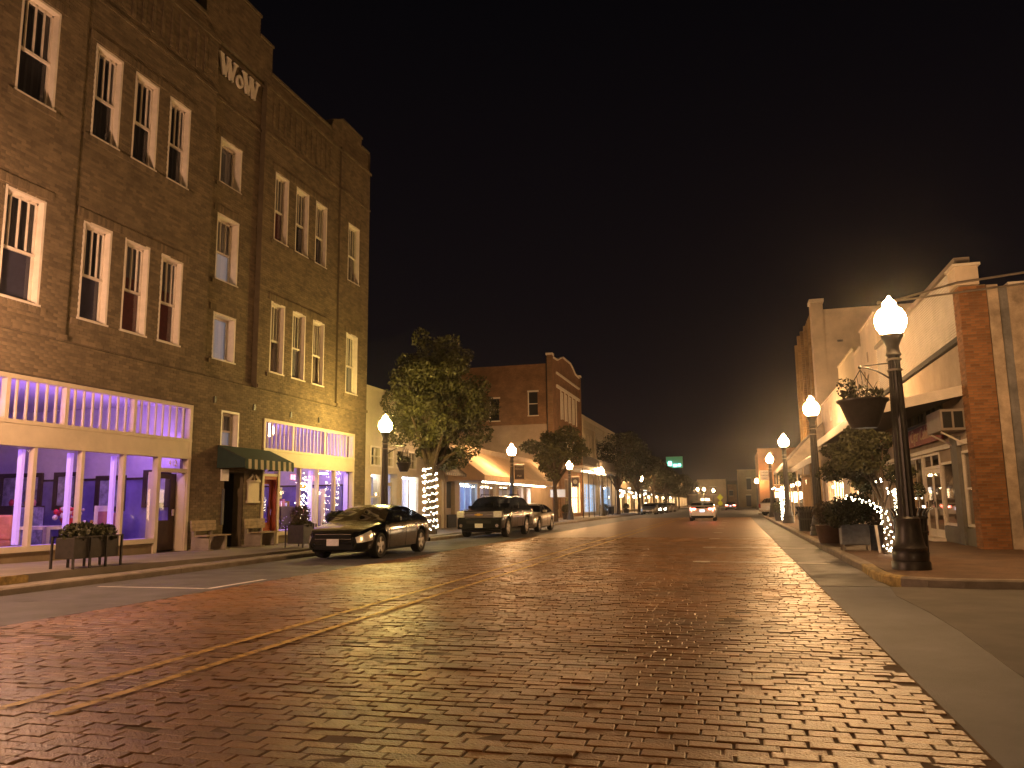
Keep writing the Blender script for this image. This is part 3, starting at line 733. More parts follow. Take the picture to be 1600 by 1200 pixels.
MB(FL).box(26.0, 33.1, -.46, -.40, 3.50, 3.58).build("room_light", 'purple_soft', rm2)
MB(FL).box(31.6, 32.3, -.9, -.75, 2.95, 3.0).build("room_light", 'coolw', rm2)
# framed prints on the far side wall of the first shop
PR = "framed prints on the side wall of the purple shop"
for i, (x0, x1, z0, z1, lab) in enumerate([(-18.35, -17.35, 1.55, 2.75, "large dark framed print nearest the shop door"), (-20.2, -19.05, 1.45, 2.6, "square framed print with pale mat, middle of the shop's side wall"),
                                      (-21.9, -20.9, 1.5, 2.75, "tall narrow framed print deeper inside the purple shop"), (-24.2, -22.4, 1.0, 2.75, "wide dark carved frame at the back of the purple shop")]):
    p = thing("framed_picture", lab, "picture", ((x0+x1)/2, 21.70, z0), PR)
    t = .14
    MB().box(x0, x1, 21.60, 21.69, z0, z0+t).box(x0, x1, 21.60, 21.69, z1-t, z1).box(x0, x0+t, 21.60, 21.69, z0+t, z1-t).box(x1-t, x1, 21.60, 21.69, z0+t, z1-t).build("frame", 'frame_dark', p)
    MB().box(x0+t+.02, x1-t-.02, 21.64, 21.66, z0+t+.02, z1-t-.02).build("print", 'pic', p)
# display furniture
tb = thing("display_table", "white display table under the flowers in the purple shop window", "table", (-18.0, 18.4, .25))
MB().box(-18.45, -17.35, 17.0, 18.75, 1.0, 1.08).build("tabletop", 'white', tb)
for x, y in ((-18.4, 17.05), (-17.43, 17.05), (-18.4, 18.65), (-17.43, 18.65)): MB().box(x-.04, x+.08, y-.04, y+.08, .25, 1.0).build("leg", 'white', tb)
fl = thing("flower_arrangement", "red and pink flower arrangement on the white shop table", "flowers", (-17.8, 18.3, 1.08))
MB().lathe([(.16, 1.08), (.24, 1.22), (.26, 1.28)], (-17.8, 18.2, 0), 12).build("basket", 'rose', fl)
m1 = MB(); m2 = MB()
for k in range(40):
    a, r_, h = random.uniform(0, 6.28), random.uniform(0, .34), random.uniform(0, .28)
    (m1 if k % 3 else m2).sphere((-17.8+r_*math.cos(a), 18.2+r_*math.sin(a)*1.1, 1.30+h), random.uniform(.04, .075), 6, 4)
m1.build("red_blooms", 'rose', fl); m2.build("pale_blooms", 'white', fl)
def armchair(x, y, lab, m='pink', k=1.):
    c = thing("upholstered_chair", lab, "chair", (x, y, .25), "chairs in the purple shop")
    MB().box(x-.32, x+.32, y-.32, y+.32, .62, .78).build("seat", m, c, bevel=.04)
    MB().box(x-.32, x+.32, y+.24, y+.36, .78, 1.40).build("backrest", m, c, bevel=.05)
    for a in (-.26, .26):
        for b in (-.26, .26): MB().box(x+a-.03, x+a+.03, y+b-.03, y+b+.03, .25, .62).build("leg", 'frame_dark', c)
armchair(-17.6, 15.6, "pink upholstered chair in the nearest purple shop pane"); armchair(-18.8, 20.5, "pink chair back visible behind the planter shrub")
ea = thing("canvas_print", "small lit canvas leaning in the shop window beside the mullion", "picture", (-17.9, 19.5, .9))
MB().box(-18.25, -17.6, 19.55, 19.6, 1.0, 1.62).build("canvas", 'white', ea); MB().box(-18.1, -17.75, 19.54, 19.548, 1.05, 1.45).build("print", 'pink', ea)
# second shop: neon oval, coloured lights, hangings
nn = thing("neon_sign", "pale oval sign ringed with lights in the second purple window", "sign", (-17.0, 29.2, 2.2))
pts = [(-17.02, 29.25+.34*math.cos(2*math.pi*k/20), 2.35+.13*math.sin(2*math.pi*k/20)) for k in range(21)]
MB().tube(pts, .02, 5).build("tube", 'bulb', nn); MB().lathe([(.28, -.01), (.28, .01)], (0,0,0), 14).v
MB(FL).add([(29.25+.27*math.cos(2*math.pi*k/16), -.22, 2.35+.09*math.sin(2*math.pi*k/16)) for k in range(16)], [tuple(range(16))]).build("sign_panel", 'gold', nn)
sl = thing("window_string_lights", "warm string lights spread over the second purple window", "string lights", (-17.0, 29, 1.0))
b_ = MB()
for k in range(85):
    s_, z_ = random.gauss(29.25, .42), random.uniform(.9, 2.9)
    if 28.6 < s_ < 29.9: b_.sphere((XL-.15-random.random()*.1, s_, z_), .017, 5, 3)
b_.build("bulbs", 'bulb', sl, kind="stuff")
rn = thing("red_neon_lettering", "small red neon glow behind the second shop's glass", "neon sign", (-17.1, 30.6, 2.7))
for j, s_ in enumerate((28.75, 28.95, 29.2, 30.15, 30.4, 30.65)): MB(FL).box(s_, s_+.11, -.5, -.47, 2.62, 2.82).build("neon_stroke", 'red_neon', rn)
for i, (s_, w_) in enumerate(((30.5, .3), (31.9, .35), (32.3, .2))):
    b_ = thing("hanging_banner", ["white cloth hanging in the third pane of the second purple shop", "long pale hanging beside the mullion of the second purple shop", "narrow pale hanging deepest in the second purple shop"][i], "hanging", (-17.5, s_, 1.0), "hangings in the second shop")
    MB(FL).box(s_, s_+w_, -.55-.3*i, -.53-.3*i, .7, 2.3).build("cloth", 'white', b_)
for i, (s_, z_) in enumerate(((27.3, 1.75), (27.75, 1.85), (27.35, 1.2))):
    q = thing("framed_picture", ["upper left small framed picture in the second shop's first pane", "upper right small framed picture in the second shop's first pane", "lower small framed picture in the second shop's first pane"][i], "picture", (XL-.4, s_, z_), "small pictures in the second shop")
    MB(FL).box(s_, s_+.28, -.45, -.42, z_, z_+.42).build("frame", 'white', q); MB(FL).box(s_+.05, s_+.23, -.418, -.412, z_+.06, z_+.36).build("print", 'pic', q)

# striped entrance awning
aw = thing("striped_awning", "small green and cream striped awning over the dark middle doorway", "awning", (XL, 24.6, 3.0))
MB(FL).add([(23.15, .07, 3.62), (26.2, .07, 3.62), (26.2, 1.15, 3.12), (23.15, 1.15, 3.12)], [(0,1,2,3)]).add([(23.15, .07, 3.59), (26.2, .07, 3.59), (26.2, 1.12, 3.10), (23.15, 1.12, 3.10)], [(0,1,2,3)]).build("canvas_top", 'green_canvas', aw)
n = 17
for k in range(n):
    a = 23.15+3.05*k/n; b = 23.15+3.05*(k+1)/n-.01
    MB(FL).add([(a,1.16,3.13),(b,1.16,3.13),(b,1.175,2.82),((a+b)/2,1.18,2.78),(a,1.175,2.82)], [(0,1,2,3,4)]).build("valance_strip", 'green_canvas' if k % 2 == 0 else 'cream_canvas', aw)
for q in (23.15, 26.2): MB(FL).add([(q,.07,3.62),(q,1.15,3.12),(q,1.15,2.84),(q,.07,2.84)], [(0,1,2,3)]).build("awning_side", 'green_canvas', aw)
fm = MB(); fm.tube([FL(23.16,.08,3.60), FL(23.16,1.14,3.11), FL(26.19,1.14,3.11), FL(26.19,.08,3.60)], .02, 5); fm.build("awning_frame", 'black_iron', aw)
# plaque with broken pediment
pq = thing("wall_plaque", "cream wall plaque with a broken pediment beside the red door", "plaque", (XL+.06, 25.28, 1.7))
MB(FL).box(24.95, 25.62, .06, .11, 1.75, 2.42).build("panel", 'cream', pq); MB(FL).box(24.9, 25.68, .06, .14, 1.68, 1.75).build("base", 'cream', pq); MB(FL).box(24.9, 25.68, .06, .14, 2.42, 2.49).build("cornice", 'cream', pq)
for sgn in (-1, 1):
    P = [(25.29+sgn*.38, 2.49), (25.29+sgn*.10, 2.72), (25.29+sgn*.06, 2.66), (25.29+sgn*.12, 2.55), (25.29+sgn*.20, 2.49)]
    MB(FL).add([(a,.07,b) for a,b in P]+[(a,.12,b) for a,b in P], [tuple(range(5)), tuple(range(5,10))]+[(i,(i+1)%5,5+(i+1)%5,5+i) for i in range(5)]).build("pediment_scroll", 'cream', pq)
MB(FL).lathe([(.03, 2.49), (.05, 2.56), (.02, 2.64)], (25.29, .1, 0), 8).build("urn", 'cream', pq)

for i, (x, y, h_, m_) in enumerate(((-19.5, 15.0, 1.25, 'frame_dark'), (-20.5, 17.5, .95, 'white'), (-21.5, 20.0, 1.4, 'frame_dark'), (-18.6, 19.6, .75, 'frame_dark'))):
    cb = thing("display_cabinet", ["dark cabinet deep behind the first purple pane", "white counter in the middle of the purple shop", "tall dark cabinet at the back of the purple shop", "low dark stand near the purple shop's door"][i], "cabinet", (x, y, .25), "furniture in the purple shop")
    MB().box(x-.35, x+.35, y-.6, y+.6, .25, .25+h_).build("carcass", m_, cb); MB().box(x+.355, x+.375, y-.55, y-.02, .32, .2+h_).build("cabinet_door", 'pic', cb); MB().box(x+.355, x+.375, y+.02, y+.55, .32, .2+h_).build("cabinet_door", 'pic', cb)
    for k in range(4): MB().lathe([(.05, .25+h_+.001), (.08, .25+h_+.1), (.03, .25+h_+.2)], (x+.1, y-.4+k*.27, 0), 8).build("vase", ['rose', 'white', 'gold', 'pink'][k], cb)
for i, (y, h_) in enumerate(((27.6, 1.1), (30.6, 1.3), (32.2, .9))):
    cb = thing("display_cabinet", ["dark counter behind the red-door shop's first pane", "tall stand in the red-door shop's third pane", "low stand in the red-door shop's last pane"][i], "cabinet", (-18.8, y, .25), "furniture in the red-door shop")
    MB().box(-19.2, -18.5, y-.5, y+.5, .25, .25+h_).build("carcass", 'frame_dark', cb)
    for k in range(5): MB().box(-18.9, -18.7, y-.45+k*.2, y-.33+k*.2, .253+h_, .4+h_+.08*(k % 3)).build("parcel", ['rose', 'white', 'pink', 'cur_lit2', 'gold'][k], cb)
ws = thing("window_string_lights", "small lights strewn along the floor of the second purple window", "string lights", (-17.2, 28, .6)); b_ = MB()
for k in range(70): b_.sphere((XL-.3-random.random()*.9, random.uniform(27.1, 33), random.uniform(.62, 1.15)), .016, 5, 3)
b_.build("bulbs", 'purple', ws, kind="stuff")

# =================================================================== REST OF THE LEFT SIDE
def simple_window(parent, tf, s0, s1, z0, z1, d, frame='white', inner='darkwin', t=.08, rec=.12, bars=0, rail=True, gl='glass', name="window"):
    f = MB(tf); f.box(s0, s0+t, d-rec, d+.03, z0, z1); f.box(s1-t, s1, d-rec, d+.03, z0, z1); f.box(s0+t, s1-t, d-rec, d+.03, z1-t, z1); f.box(s0+t, s1-t, d-rec, d+.05, z0, z0+t)
    if rail: f.box(s0+t, s1-t, d-rec*.8, d-.2*rec, (z0+z1)/2-.03, (z0+z1)/2+.03)
    for k in range(bars):
        s = s0+(s1-s0)*(k+1)/(bars+1); f.box(s-.03, s+.03, d-rec*.8, d-.2*rec, z0+t, z1-t)
    o = f.build(name, frame, parent)
    MB(tf).quad((s0+t, d-.5*rec, z0+t), (s1-t, d-.5*rec, z0+t), (s1-t, d-.5*rec, z1-t), (s0+t, d-.5*rec, z1-t)).build("pane", gl, o)
    if inner: MB(tf).quad((s0+t, d-rec-.25, z0), (s1-t, d-rec-.25, z0), (s1-t, d-rec-.25, z1), (s0+t, d-rec-.25, z1)).build("room_behind", inner, o)
    return o
def block(parent, tf, s0, s1, z0, z1, d, back, m, holes, rec=.4, side_m=None, top='roof', sides=(True, True)):
    w = MB(tf); holed_wall(w, s0, s1, z0, z1, d, holes, rec)
    o = w.build("wall", m, parent)
    MB(tf).quad((s0, back, z0), (s1, back, z0), (s1, back, z1), (s0, back, z1)).build("rear_wall", side_m or m, parent)
    sd = MB(tf)
    for k, s in enumerate((s0, s1)):
        if sides[k]: MB(tf).quad((s, d, z0), (s, back, z0), (s, back, z1), (s, d, z1)).build("side_wall", side_m or m, parent)

    MB(tf).quad((s0, d-.02, z1-.25), (s1, d-.02, z1-.25), (s1, back, z1-.25), (s0, back, z1-.25)).build("roof", top, parent)
    MB(tf).box(s0, s1, d-.3, d+.06, z1+.003, z1+.1).build("coping", m, parent)
    return o
# --- cream shop next to the hotel
b2 = thing("cream_shop_building", "low cream-painted shop with white-lit windows beside the hotel", "building", (XL, 40, .15))
hs = [(35.35, 36.55, .8, 3.15), (37.0, 38.6, .2, 3.15), (39.1, 41.5, .8, 3.15)] + [(35.35+k*1.55, 36.5+k*1.55, 3.45, 4.45) for k in range(4)] + [(42.2, 45.2, .2, 3.1)]
block(b2, FL, 34.42, 45.6, 0, 7.25, -.15, -16, 'cream', hs)
simple_window(b2, FL, 35.35, 36.55, .8, 3.15, -.15, 'cream', None); simple_window(b2, FL, 39.1, 41.5, .8, 3.15, -.15, 'cream', None, bars=1, rail=False)
door(b2, FL, 37.3, 38.3, .2, 2.7, -.3, 'cream', (.8, 2.4))
for k in range(4): simple_window(b2, FL, 35.35+k*1.55, 36.5+k*1.55, 3.45, 4.45, -.15, 'white', 'cur_grey', bars=1)
f = MB(FL); f.quad((34.6, -6, .2), (45, -6, .2), (45, -6, 3.4), (34.6, -6, 3.4)); f.quad((34.6, -.3, 3.35), (45, -.3, 3.35), (45, -6, 3.35), (34.6, -6, 3.35)); f.quad((34.6, -.3, .2), (45, -.3, .2), (45, -6, .2), (34.6, -6, .2)); f.quad((41.8, -.3, .2), (41.8, -6, .2), (41.8, -6, 3.4), (41.8, -.3, 3.4)); f.quad((34.6, -.4, .2), (34.6, -6, .2), (34.6, -6, 3.4), (34.6, -.4, 3.4)); f.build("shop_room", 'room', b2)
MB(FL).box(35.4, 36.5, -.6, -.5, 2.98, 3.06).build("glow_tube", 'coolw', b2); MB(FL).box(39.2, 41.4, -.7, -.6, 2.98, 3.06).build("glow_tube", 'coolw', b2)
MB(FL).box(41.33, 41.42, -.62, -.5, .9, 3.0).build("glow_tube", 'coolw', b2)
MB(FL).box(36.0, 41.0, -3.6, -3.5, 3.2, 3.28).build("glow_tube", 'cool', b2)
# timber-boarded bay with black panel
for k in range(9): MB(FL).box(42.2+k*.33, 42.515+k*.33, -.5, -.42, .2, 3.08).build("board", 'canvas_tan', b2)
MB(FL).box(42.2, 45.2, -.41, -.20, .2, .95).build("low_panel", 'stucco', b2)
# corrugated awning stub
ca = thing("corrugated_awning", "short pale corrugated metal awning over the boarded shop bay", "awning", (XL, 44, 3.3))
n = 22
for k in range(n):
    a = 42.0 + 3.6*k/n
    MB(FL).add([(a,-.1,4.5),(a+.155,-.1,4.5),(a+.155,1.3,3.35),(a,1.3,3.35),(a,1.3,3.2),(a+.155,1.3,3.2)], [(0,1,2,3),(3,2,5,4)]).build("metal_strip", 'metal_white' if k % 2 else 'cur_grey', ca)
# --- low awning shop
b3 = thing("awning_shop_building", "long low shop with a steep tan awning and bulbs along the edge", "building", (XL, 58, .15))
hs = [(45.9, 47.4, .2, 3.0), (48.2, 51.9, .25, 3.0), (52.4, 56.2, .8, 2.95), (57.0, 61.0, .8, 2.95), (62, 64.2, .6, 2.95), (65.2, 66.6, .6, 2.95)]
block(b3, FL, 45.62, 75.3, 0, 5.3, -.1, -18, 'stucco', hs)
MB(FL).box(46.1, 47.2, -.36, -.3, 1.35, 2.95).build("black_panel", 'black_matte', b3); MB(FL).box(45.9, 47.4, -.4, -.36, .2, 3.0).build("door_panel", 'stucco', b3); MB(FL).box(46.0, 47.6, -.28, -.05, .15, .95).build("low_panel", 'black_matte', b3)
for i, h in enumerate(hs[1:]): simple_window(b3, FL, *h, -.1, 'cream', None, bars=2 if i < 3 else 0, rail=False)
f = MB(FL); f.quad((48, -5, .2), (75, -5, .2), (75, -5, 3.3), (48, -5, 3.3)); f.quad((48, -.5, 3.2), (75, -.5, 3.2), (75, -5, 3.2), (48, -5, 3.2)); f.quad((48, -.5, .2), (75, -.5, .2), (75, -5, .2), (48, -5, .2)); f.quad((52.2, -.5, .2), (52.2, -5, .2), (52.2, -5, 3.3), (52.2, -.5, 3.3)); f.build("shop_room", 'room', b3)
MB(FL).box(49.5, 51.8, -.9, -.7, 2.86, 2.95).build("glow_tube", 'cool', b3); MB(FL).box(48.4, 50.2, -.8, -.74, 1.0, 2.9).build("neon_panel", 'blue_neon', b3)
for a in (53.0, 57.6, 62.4): MB(FL).box(a, a+2.6, -1.6, -1.45, 2.86, 2.95).build("glow_tube", 'warm_int', b3)
for a in (62.3, 65.4): MB(FL).box(a, a+.8, -.55, -.5, .8, 2.7).build("lit_panel", 'coolw', b3)
a3 = thing("tan_shed_awning", "long steep tan awning lit from above by the second left lamp", "awning", (XL, 56, 3.0))
f = MB(FL); f.add([(46.0,-.05,5.05),(67.0,-.05,5.05),(67.0,2.3,3.32),(46.0,2.3,3.32),(46.0,2.3,3.0),(67.0,2.3,3.0)], [(0,1,2,3),(3,2,5,4)]); f.build("canvas", 'canvas_tan', a3)
for s in (46.0, 67.0): MB(FL).add([(s,-.05,5.04),(s,2.29,3.31),(s,2.29,3.0),(s,-.05,3.0)], [(0,1,2,3)]).build("awning_end", 'canvas_tan', a3)
tb_ = MB()
for k in range(8): s = 46.05+k*2.99; tb_.tube([FL(s,-.05,5.0), FL(s,2.27,3.29)], .025, 5); tb_.tube([FL(s,-.05,3.05), FL(s,2.27,3.05)], .02, 5)
tb_.build("awning_frame", 'galv', a3)
bl = thing("awning_light_string", "row of warm bulbs hung under the tan awning edge", "string lights", (XL+2.2, 50, 2.95))
bb = MB(); ww = MB(); ww.tube([FL(46.2, 2.1, 2.99), FL(63, 2.1, 2.99)], .01, 4)
for k in range(34): bb.sphere(FL(46.3+k*.5, 2.1, 2.90), .055, 6, 4)
bb.build("bulbs", 'bulb_row', bl, kind="stuff"); ww.build("cable", 'black_iron', bl)
# yard sign hanging below the awning's far end
sg = thing("hanging_sign", "pale blank sign board hanging below the awning's far end", "sign", (-14.2, 66.5, 2.1))
MB().box(-15.2, -13.9, 66.9, 66.95, 2.1, 2.75).build("panel", 'sign_white', sg); MB().tube([(-14.9,66.92,2.75),(-14.9,66.92,3.1)], .015, 4).tube([(-14.2,66.92,2.75),(-14.2,66.92,3.1)], .015, 4).build("hanger", 'black_iron', sg)

# --- tall orange brick building with gable
b4 = thing("gabled_brick_building", "tall orange brick building with white-trimmed windows and a curved gable", "building", (XL, 83, .15))
hs = [(79.7+k*2.05, 80.75+k*2.05, z0, z1) for k in range(4) for z0, z1 in ((10.2, 13.0), (6.9, 9.2))] + [(77.3, 78.7, .3, 4.1), (80.6, 82.6, .3, 4.1), (84, 89, .5, 3.9)]
w = MB(FL); holed_wall(w, 75.4, 90.3, 0, 15.3, 0, hs, .3); w.build("wall", 'brick_far', b4)
w = MB(FL)
sh = [(-19.4+16.8-.95, 2)]
def sidewall(mb, Y, d0, d1, z0, z1, hol):
    ds = sorted({d0, d1, *[h[0] for h in hol], *[h[1] for h in hol]}); zs = sorted({z0, z1, *[h[2] for h in hol], *[h[3] for h in hol]})
    for a, b in zip(ds, ds[1:]):
        for c, e_ in zip(zs, zs[1:]):
            if any(h[0] < (a+b)/2 < h[1] and h[2] < (c+e_)/2 < h[3] for h in hol): continue
            mb.quad((Y, a, c), (Y, b, c), (Y, b, e_), (Y, a, e_))
shol = [(-2.35, -1.45, 10.2, 12.5), (-6.3, -5.4, 9.8, 12.0)]
sidewall(w, 75.4, -16, 0, 9.3, 15.3, shol); w.build("side_wall", 'brick_farx', b4)
w = MB(FL); sidewall(w, 75.4, -16, 0, 0, 9.3, []); w.build("side_wall", 'stucco', b4)
w = MB(FL); w.box(75.41, 90.29, -15.9, -15.8, 0, 15.3); w.quad((90.3, 0, 0), (90.3, -16, 0), (90.3, -16, 15.3), (90.3, 0, 15.3)); w.build("rear_wall", 'brick_farx', b4)
MB(FL).quad((75.4, 0, 15.1), (90.3, 0, 15.1), (90.3, -16, 15.1), (75.4, -16, 15.1)).build("roof", 'roof', b4)
for h in shol:
    fb = MB(); x0, x1 = XL+h[0], XL+h[1]
    fb.box(x0-.12, x1+.12, 75.33, 75.39, h[3], h[3]+.16); fb.box(x0-.08, x0+.02, 75.34, 75.4, h[2], h[3]); fb.box(x0-.12, x1+.12, 75.30, 75.40, h[2]-.1, h[2])
    o = fb.build("window", 'white', b4); MB().quad((x0, 75.55, h[2]), (x1, 75.55, h[2]), (x1, 75.55, h[3]), (x0, 75.55, h[3])).build("pane", 'darkwin', o)
    MB().box(x0, x1, 75.5, 75.54, (h[2]+h[3])/2-.04, (h[2]+h[3])/2+.04).build("meeting_rail", 'white', o)
MB(FL).box(75.2, 75.75, -.4, .12, 0, 16.1).build("corner_pilaster", 'brick_far', b4); MB(FL).box(75.1, 75.9, -.5, .2, 16.1, 16.3).build("pilaster_cap", 'white', b4)
MB(FL).box(89.95, 90.5, -.4, .12, 0, 16.1).build("corner_pilaster", 'brick_far', b4); MB(FL).box(89.85, 90.6, -.5, .2, 16.1, 16.3).build("pilaster_cap", 'white', b4)
P = [(75.8, 15.3), (89.9, 15.3), (89.9, 15.9), (87.6, 16.0), (86.4, 16.4), (84.9, 16.75), (80.9, 16.75), (79.4, 16.4), (78.1, 16.0), (75.8, 15.9)]
def slab(mb, P, d0, d1):
    n = len(P); mb.add([(a,d0,b) for a,b in P]+[(a,d1,b) for a,b in P], [tuple(range(n)), tuple(range(n,2*n))]+[(i,(i+1)%n,n+(i+1)%n,n+i) for i in range(n)])
mb = MB(FL); slab(mb, P, -.3, .0); mb.build("gable", 'brick_far', b4)
mb = MB(FL)
for (a, za), (b, zb) in zip(P[2:], P[3:]): slab(mb, [(a, za), (b, zb), (b, zb+.16), (a, za+.16)], -.35, .12)
mb.build("gable_coping", 'white', b4)
for (z0, z1) in ((14.55, 14.75), (13.15, 13.45)): MB(FL).box(77.4, 89.6, .01, .16, z0, z1).build("cornice", 'white', b4)
for k in range(3): MB(FL).lathe([(.22, .01), (.2, .06)], (81+k*1.9, 0, 0), 8).v
for h in hs[:8]: simple_window(b4, FL, *h, 0, 'white', 'darkwin', t=.1)
for k in range(5): MB(FL).box(79.3+k*2.05, 79.6+k*2.05, .01, .10, 10.1, 13.15).build("window_pilaster", 'white', b4)
simple_window(b4, FL, 80.6, 82.6, .3, 4.1, 0, 'stucco', 'darkwin', bars=1); simple_window(b4, FL, 84, 89, .5, 3.9, 0, 'cream', 'warm_int', bars=3, rail=True)
door(b4, FL, 77.3, 78.7, .3, 4.1, -.15, 'wood', (1.0, 3.2))
mb = MB(); mb.tube([(XL-1.6+1.45-.3, 75.3, .3), (XL-.45, 75.3, 16)], .07, 6); mb.build("drainpipe", 'black_iron', b4)
# balcony on posts
bal = thing("balcony", "dark iron-railed balcony on thin posts in front of the brick building", "balcony", (-15.6, 88, .15))
MB().box(XL+.02, -14.2, 77.5, 103, 5.0, 5.28).build("deck", 'galv', bal)
for k in range(9): y = 77.6 + k*3.16; MB().tube([(-14.35, y, .15), (-14.35, y, 5.0)], .05, 6).build("post", 'black_iron', bal)
rb = MB(); rb.box(-14.28, -14.22, 77.5, 103, 6.25, 6.31); rb.box(-14.28, -14.22, 77.5, 103, 5.38, 5.42)
for k in range(170): rb.box(-14.265, -14.235, 77.5+k*.15, 77.53+k*.15, 5.28, 6.25)
rb.build("railing", 'black_iron', bal, kind="stuff")
for k, y in enumerate((82.5, 86.5, 92)): MB().box(-15.4, -14.6, y, y+2.2, 4.86, 4.96).build("soffit_light", 'warm_int', bal)

# --- cream two-storey row
b5 = thing("cream_row_building", "cream two-storey building with arched windows and blue-lit shopfront", "building", (XL, 104, .15))
hs = [(92.0, 93.2, 7.2, 9.9), (94.3, 95.5, 7.2, 9.9), (96.6, 97.8, 7.2, 9.9), (101.2, 102.6, 7.2, 9.9), (104, 105.4, 7.2, 9.9), (109, 110.4, 7.2, 9.9), (112, 113.4, 7.2, 9.9), (91.6, 99.4, .5, 3.9), (103, 111.8, .5, 3.9)]
block(b5, FL, 90.5, 118, 0, 11.8, -.02, -16, 'cream', hs)
for z in (11.2, 10.5, 6.6): MB(FL).box(90.6, 117.9, .0, .22, z, z+.25).build("cornice", 'cream', b5)
for s in (90.9, 99.5, 106.8, 117): MB(FL).box(s, s+.6, .0, .16, 4.4, 11.2).build("pilaster", 'cream', b5)
for h in hs[:7]: simple_window(b5, FL, *h, -.02, 'cream', 'darkwin')
for h in hs[7:]:
    simple_window(b5, FL, *h, -.02, 'white', 'lit_blue', bars=5)
    MB(FL).box(h[0]+.3, h[1]-.3, -1.4, -1.2, 3.35, 3.6).build("glow_tube", 'cool', b5)
f = MB(FL); f.quad((91, -3, .2), (117, -3, .2), (117, -3, 4), (91, -3, 4)); f.quad((91, -.5, 4), (117, -.5, 4), (117, -3, 4), (91, -3, 4)); f.build("shop_room", 'room', b5)
# --- farther left blocks
def far_block(name, label, tf, s0, s1, z1, m, nwin, lit, dback=-16, d=0., zw=(4.8, 6.8)):
    b = thing(name, label, "building", (XL if tf is FL else XR, (s0+s1)/2, .15))
    hs = [(s0+1+(s1-s0-2)*k/nwin, s0+1+(s1-s0-2)*(k+.45)/nwin, *zw) for k in range(nwin)] if z1 > 7.2 else []
    sh = [(s0+1+(s1-s0-2)*k/nwin, s0+1+(s1-s0-2)*(k+.7)/nwin, .5, 3.2) for k in range(nwin)]
    block(b, tf, s0, s1, 0, z1, d, dback, m, hs+sh)
    for h in hs: simple_window(b, tf, *h, d, 'cream', 'darkwin')
    for i, h in enumerate(sh): simple_window(b, tf, *h, d, 'cream', lit if i % 2 == 0 else 'darkwin', rail=False, bars=1)
    MB(tf).box(s0+.3, s1-.3, d, d+.5, 3.5, 3.8).build("canopy", 'dark_canvas', b)
    return b
far_block("distant_shop_building", "dark two-storey block behind the far left trees", FL, 118.2, 168, 8.8, 'far_wall', 9, 'warm_int')
far_block("distant_shop_building", "tall pale block showing over the far left treetops", FL, 168.3, 215, 11.6, 'tan_far', 8, 'warm_int')
far_block("distant_shop_building", "lowest and farthest building at the street's left end", FL, 215.3, 300, 8.0, 'far_wall', 12, 'warm_int')
gn = thing("green_neon_sign", "green-lit neon sign with a painted wall glow above the far trees", "neon sign", (-17, 228, 11.0))
MB().box(-18.2, -13.6, 227.8, 228.0, 11.2, 14.4).build("panel", 'green_wall_glow', gn)  # glowing panel paints the green neon light cast on a wall
for a, b, c, d in ((-17.6, -16.7, 11.9, 13.0), (-16.2, -15.2, 11.6, 12.2), (-14.9, -14.2, 11.7, 12.3)): MB().box(a, b, 227.6, 227.75, c, d).build("neon_tube", 'green_hot', gn)
MB().tube([(-18.0, 228, 8), (-18.0, 228, 11.2)], .08, 5).tube([(-13.8, 228, 8), (-13.8, 228, 11.2)], .08, 5).build("support", 'black_iron', gn)

for i, (y, w_, z) in enumerate(((121, 3.2, 3.0), (129, 2.4, 3.3), (139, 3.0, 2.9), (152, 3.5, 3.2), (166, 3, 3.1))):
    q = thing("lit_shop_sign", ["first lit white shop sign past the cream row", "second lit white shop sign past the cream row", "third lit shop sign behind the far parked cars", "fourth lit shop sign down the left side", "farthest lit shop sign on the left"][i], "sign", (XL+.4, y, z), "lit signs on the far left shops")
    MB(FL).box(y, y+w_, .25, .45, z, z+.75).build("sign_face", 'lit_white', q); MB(FL).box(y-.05, y+w_+.05, .2, .24, z-.05, z+.8).build("backing", 'black_matte', q)
for i, (x, y, z) in enumerate(((-15.2, 112, 2.6), (-15.0, 124, 2.5), (-15.3, 134, 2.7), (-15.0, 146, 2.6), (-14.9, 160, 2.7), (-14.9, 175, 2.6), (-14.5, 190, 2.7))):
    q = thing("string_lantern", ["first small lantern along the far left pavement", "second small lantern along the far left pavement", "third small lantern along the far left pavement", "fourth small lantern along the far left pavement", "fifth small lantern along the far left pavement", "sixth small lantern along the far left pavement", "last small lantern along the far left pavement"][i], "light", (x, y, .15), "small lanterns on the far left pavement")
    MB().sphere((x, y, z), .2, 8, 6).build("globe", 'warm_globe', q); MB().tube([(x, y, .15), (x, y, z-.18)], .04, 5).build("post", 'black_iron', q)

# =================================================================== RIGHT SIDE
# corner shop A
ra = thing("corner_shop_building", "single-storey corner shop with orange brick pier and corrugated upper wall", "building", (XR, 32, .15))
hs = [(25.55, 26.85, .70, 2.95), (27.65, 29.45, .68, 2.72), (29.55, 32.0, .18, 3.1), (32.2, 34.6, .6, 3.1), (35.0, 38.8, .6, 3.1), (28.6, 31.0, 4.2, 4.75), (31.2, 34.2, 4.2, 4.75)]
w = MB(FR); holed_wall(w, 24.85, 39.35, 0, 6.2, 0, hs, .25); w.build("wall", 'stucco', ra)
w = MB(FR); w.quad((24.85, 0, 6.2), (39.35, 0, 6.2), (39.35, 0, 8.4), (25.9, 0, 8.4)); 
w.add([(24.85, 0, 6.2), (25.9, 0, 8.4), (24.85, 0, 7.5)], [(0,1,2)]); w.quad((39.35, 0, 0), (39.35, -16, 0), (39.35, -16, 8.4), (39.35, 0, 8.4)); w.build("upper_wall", 'stucco', ra)
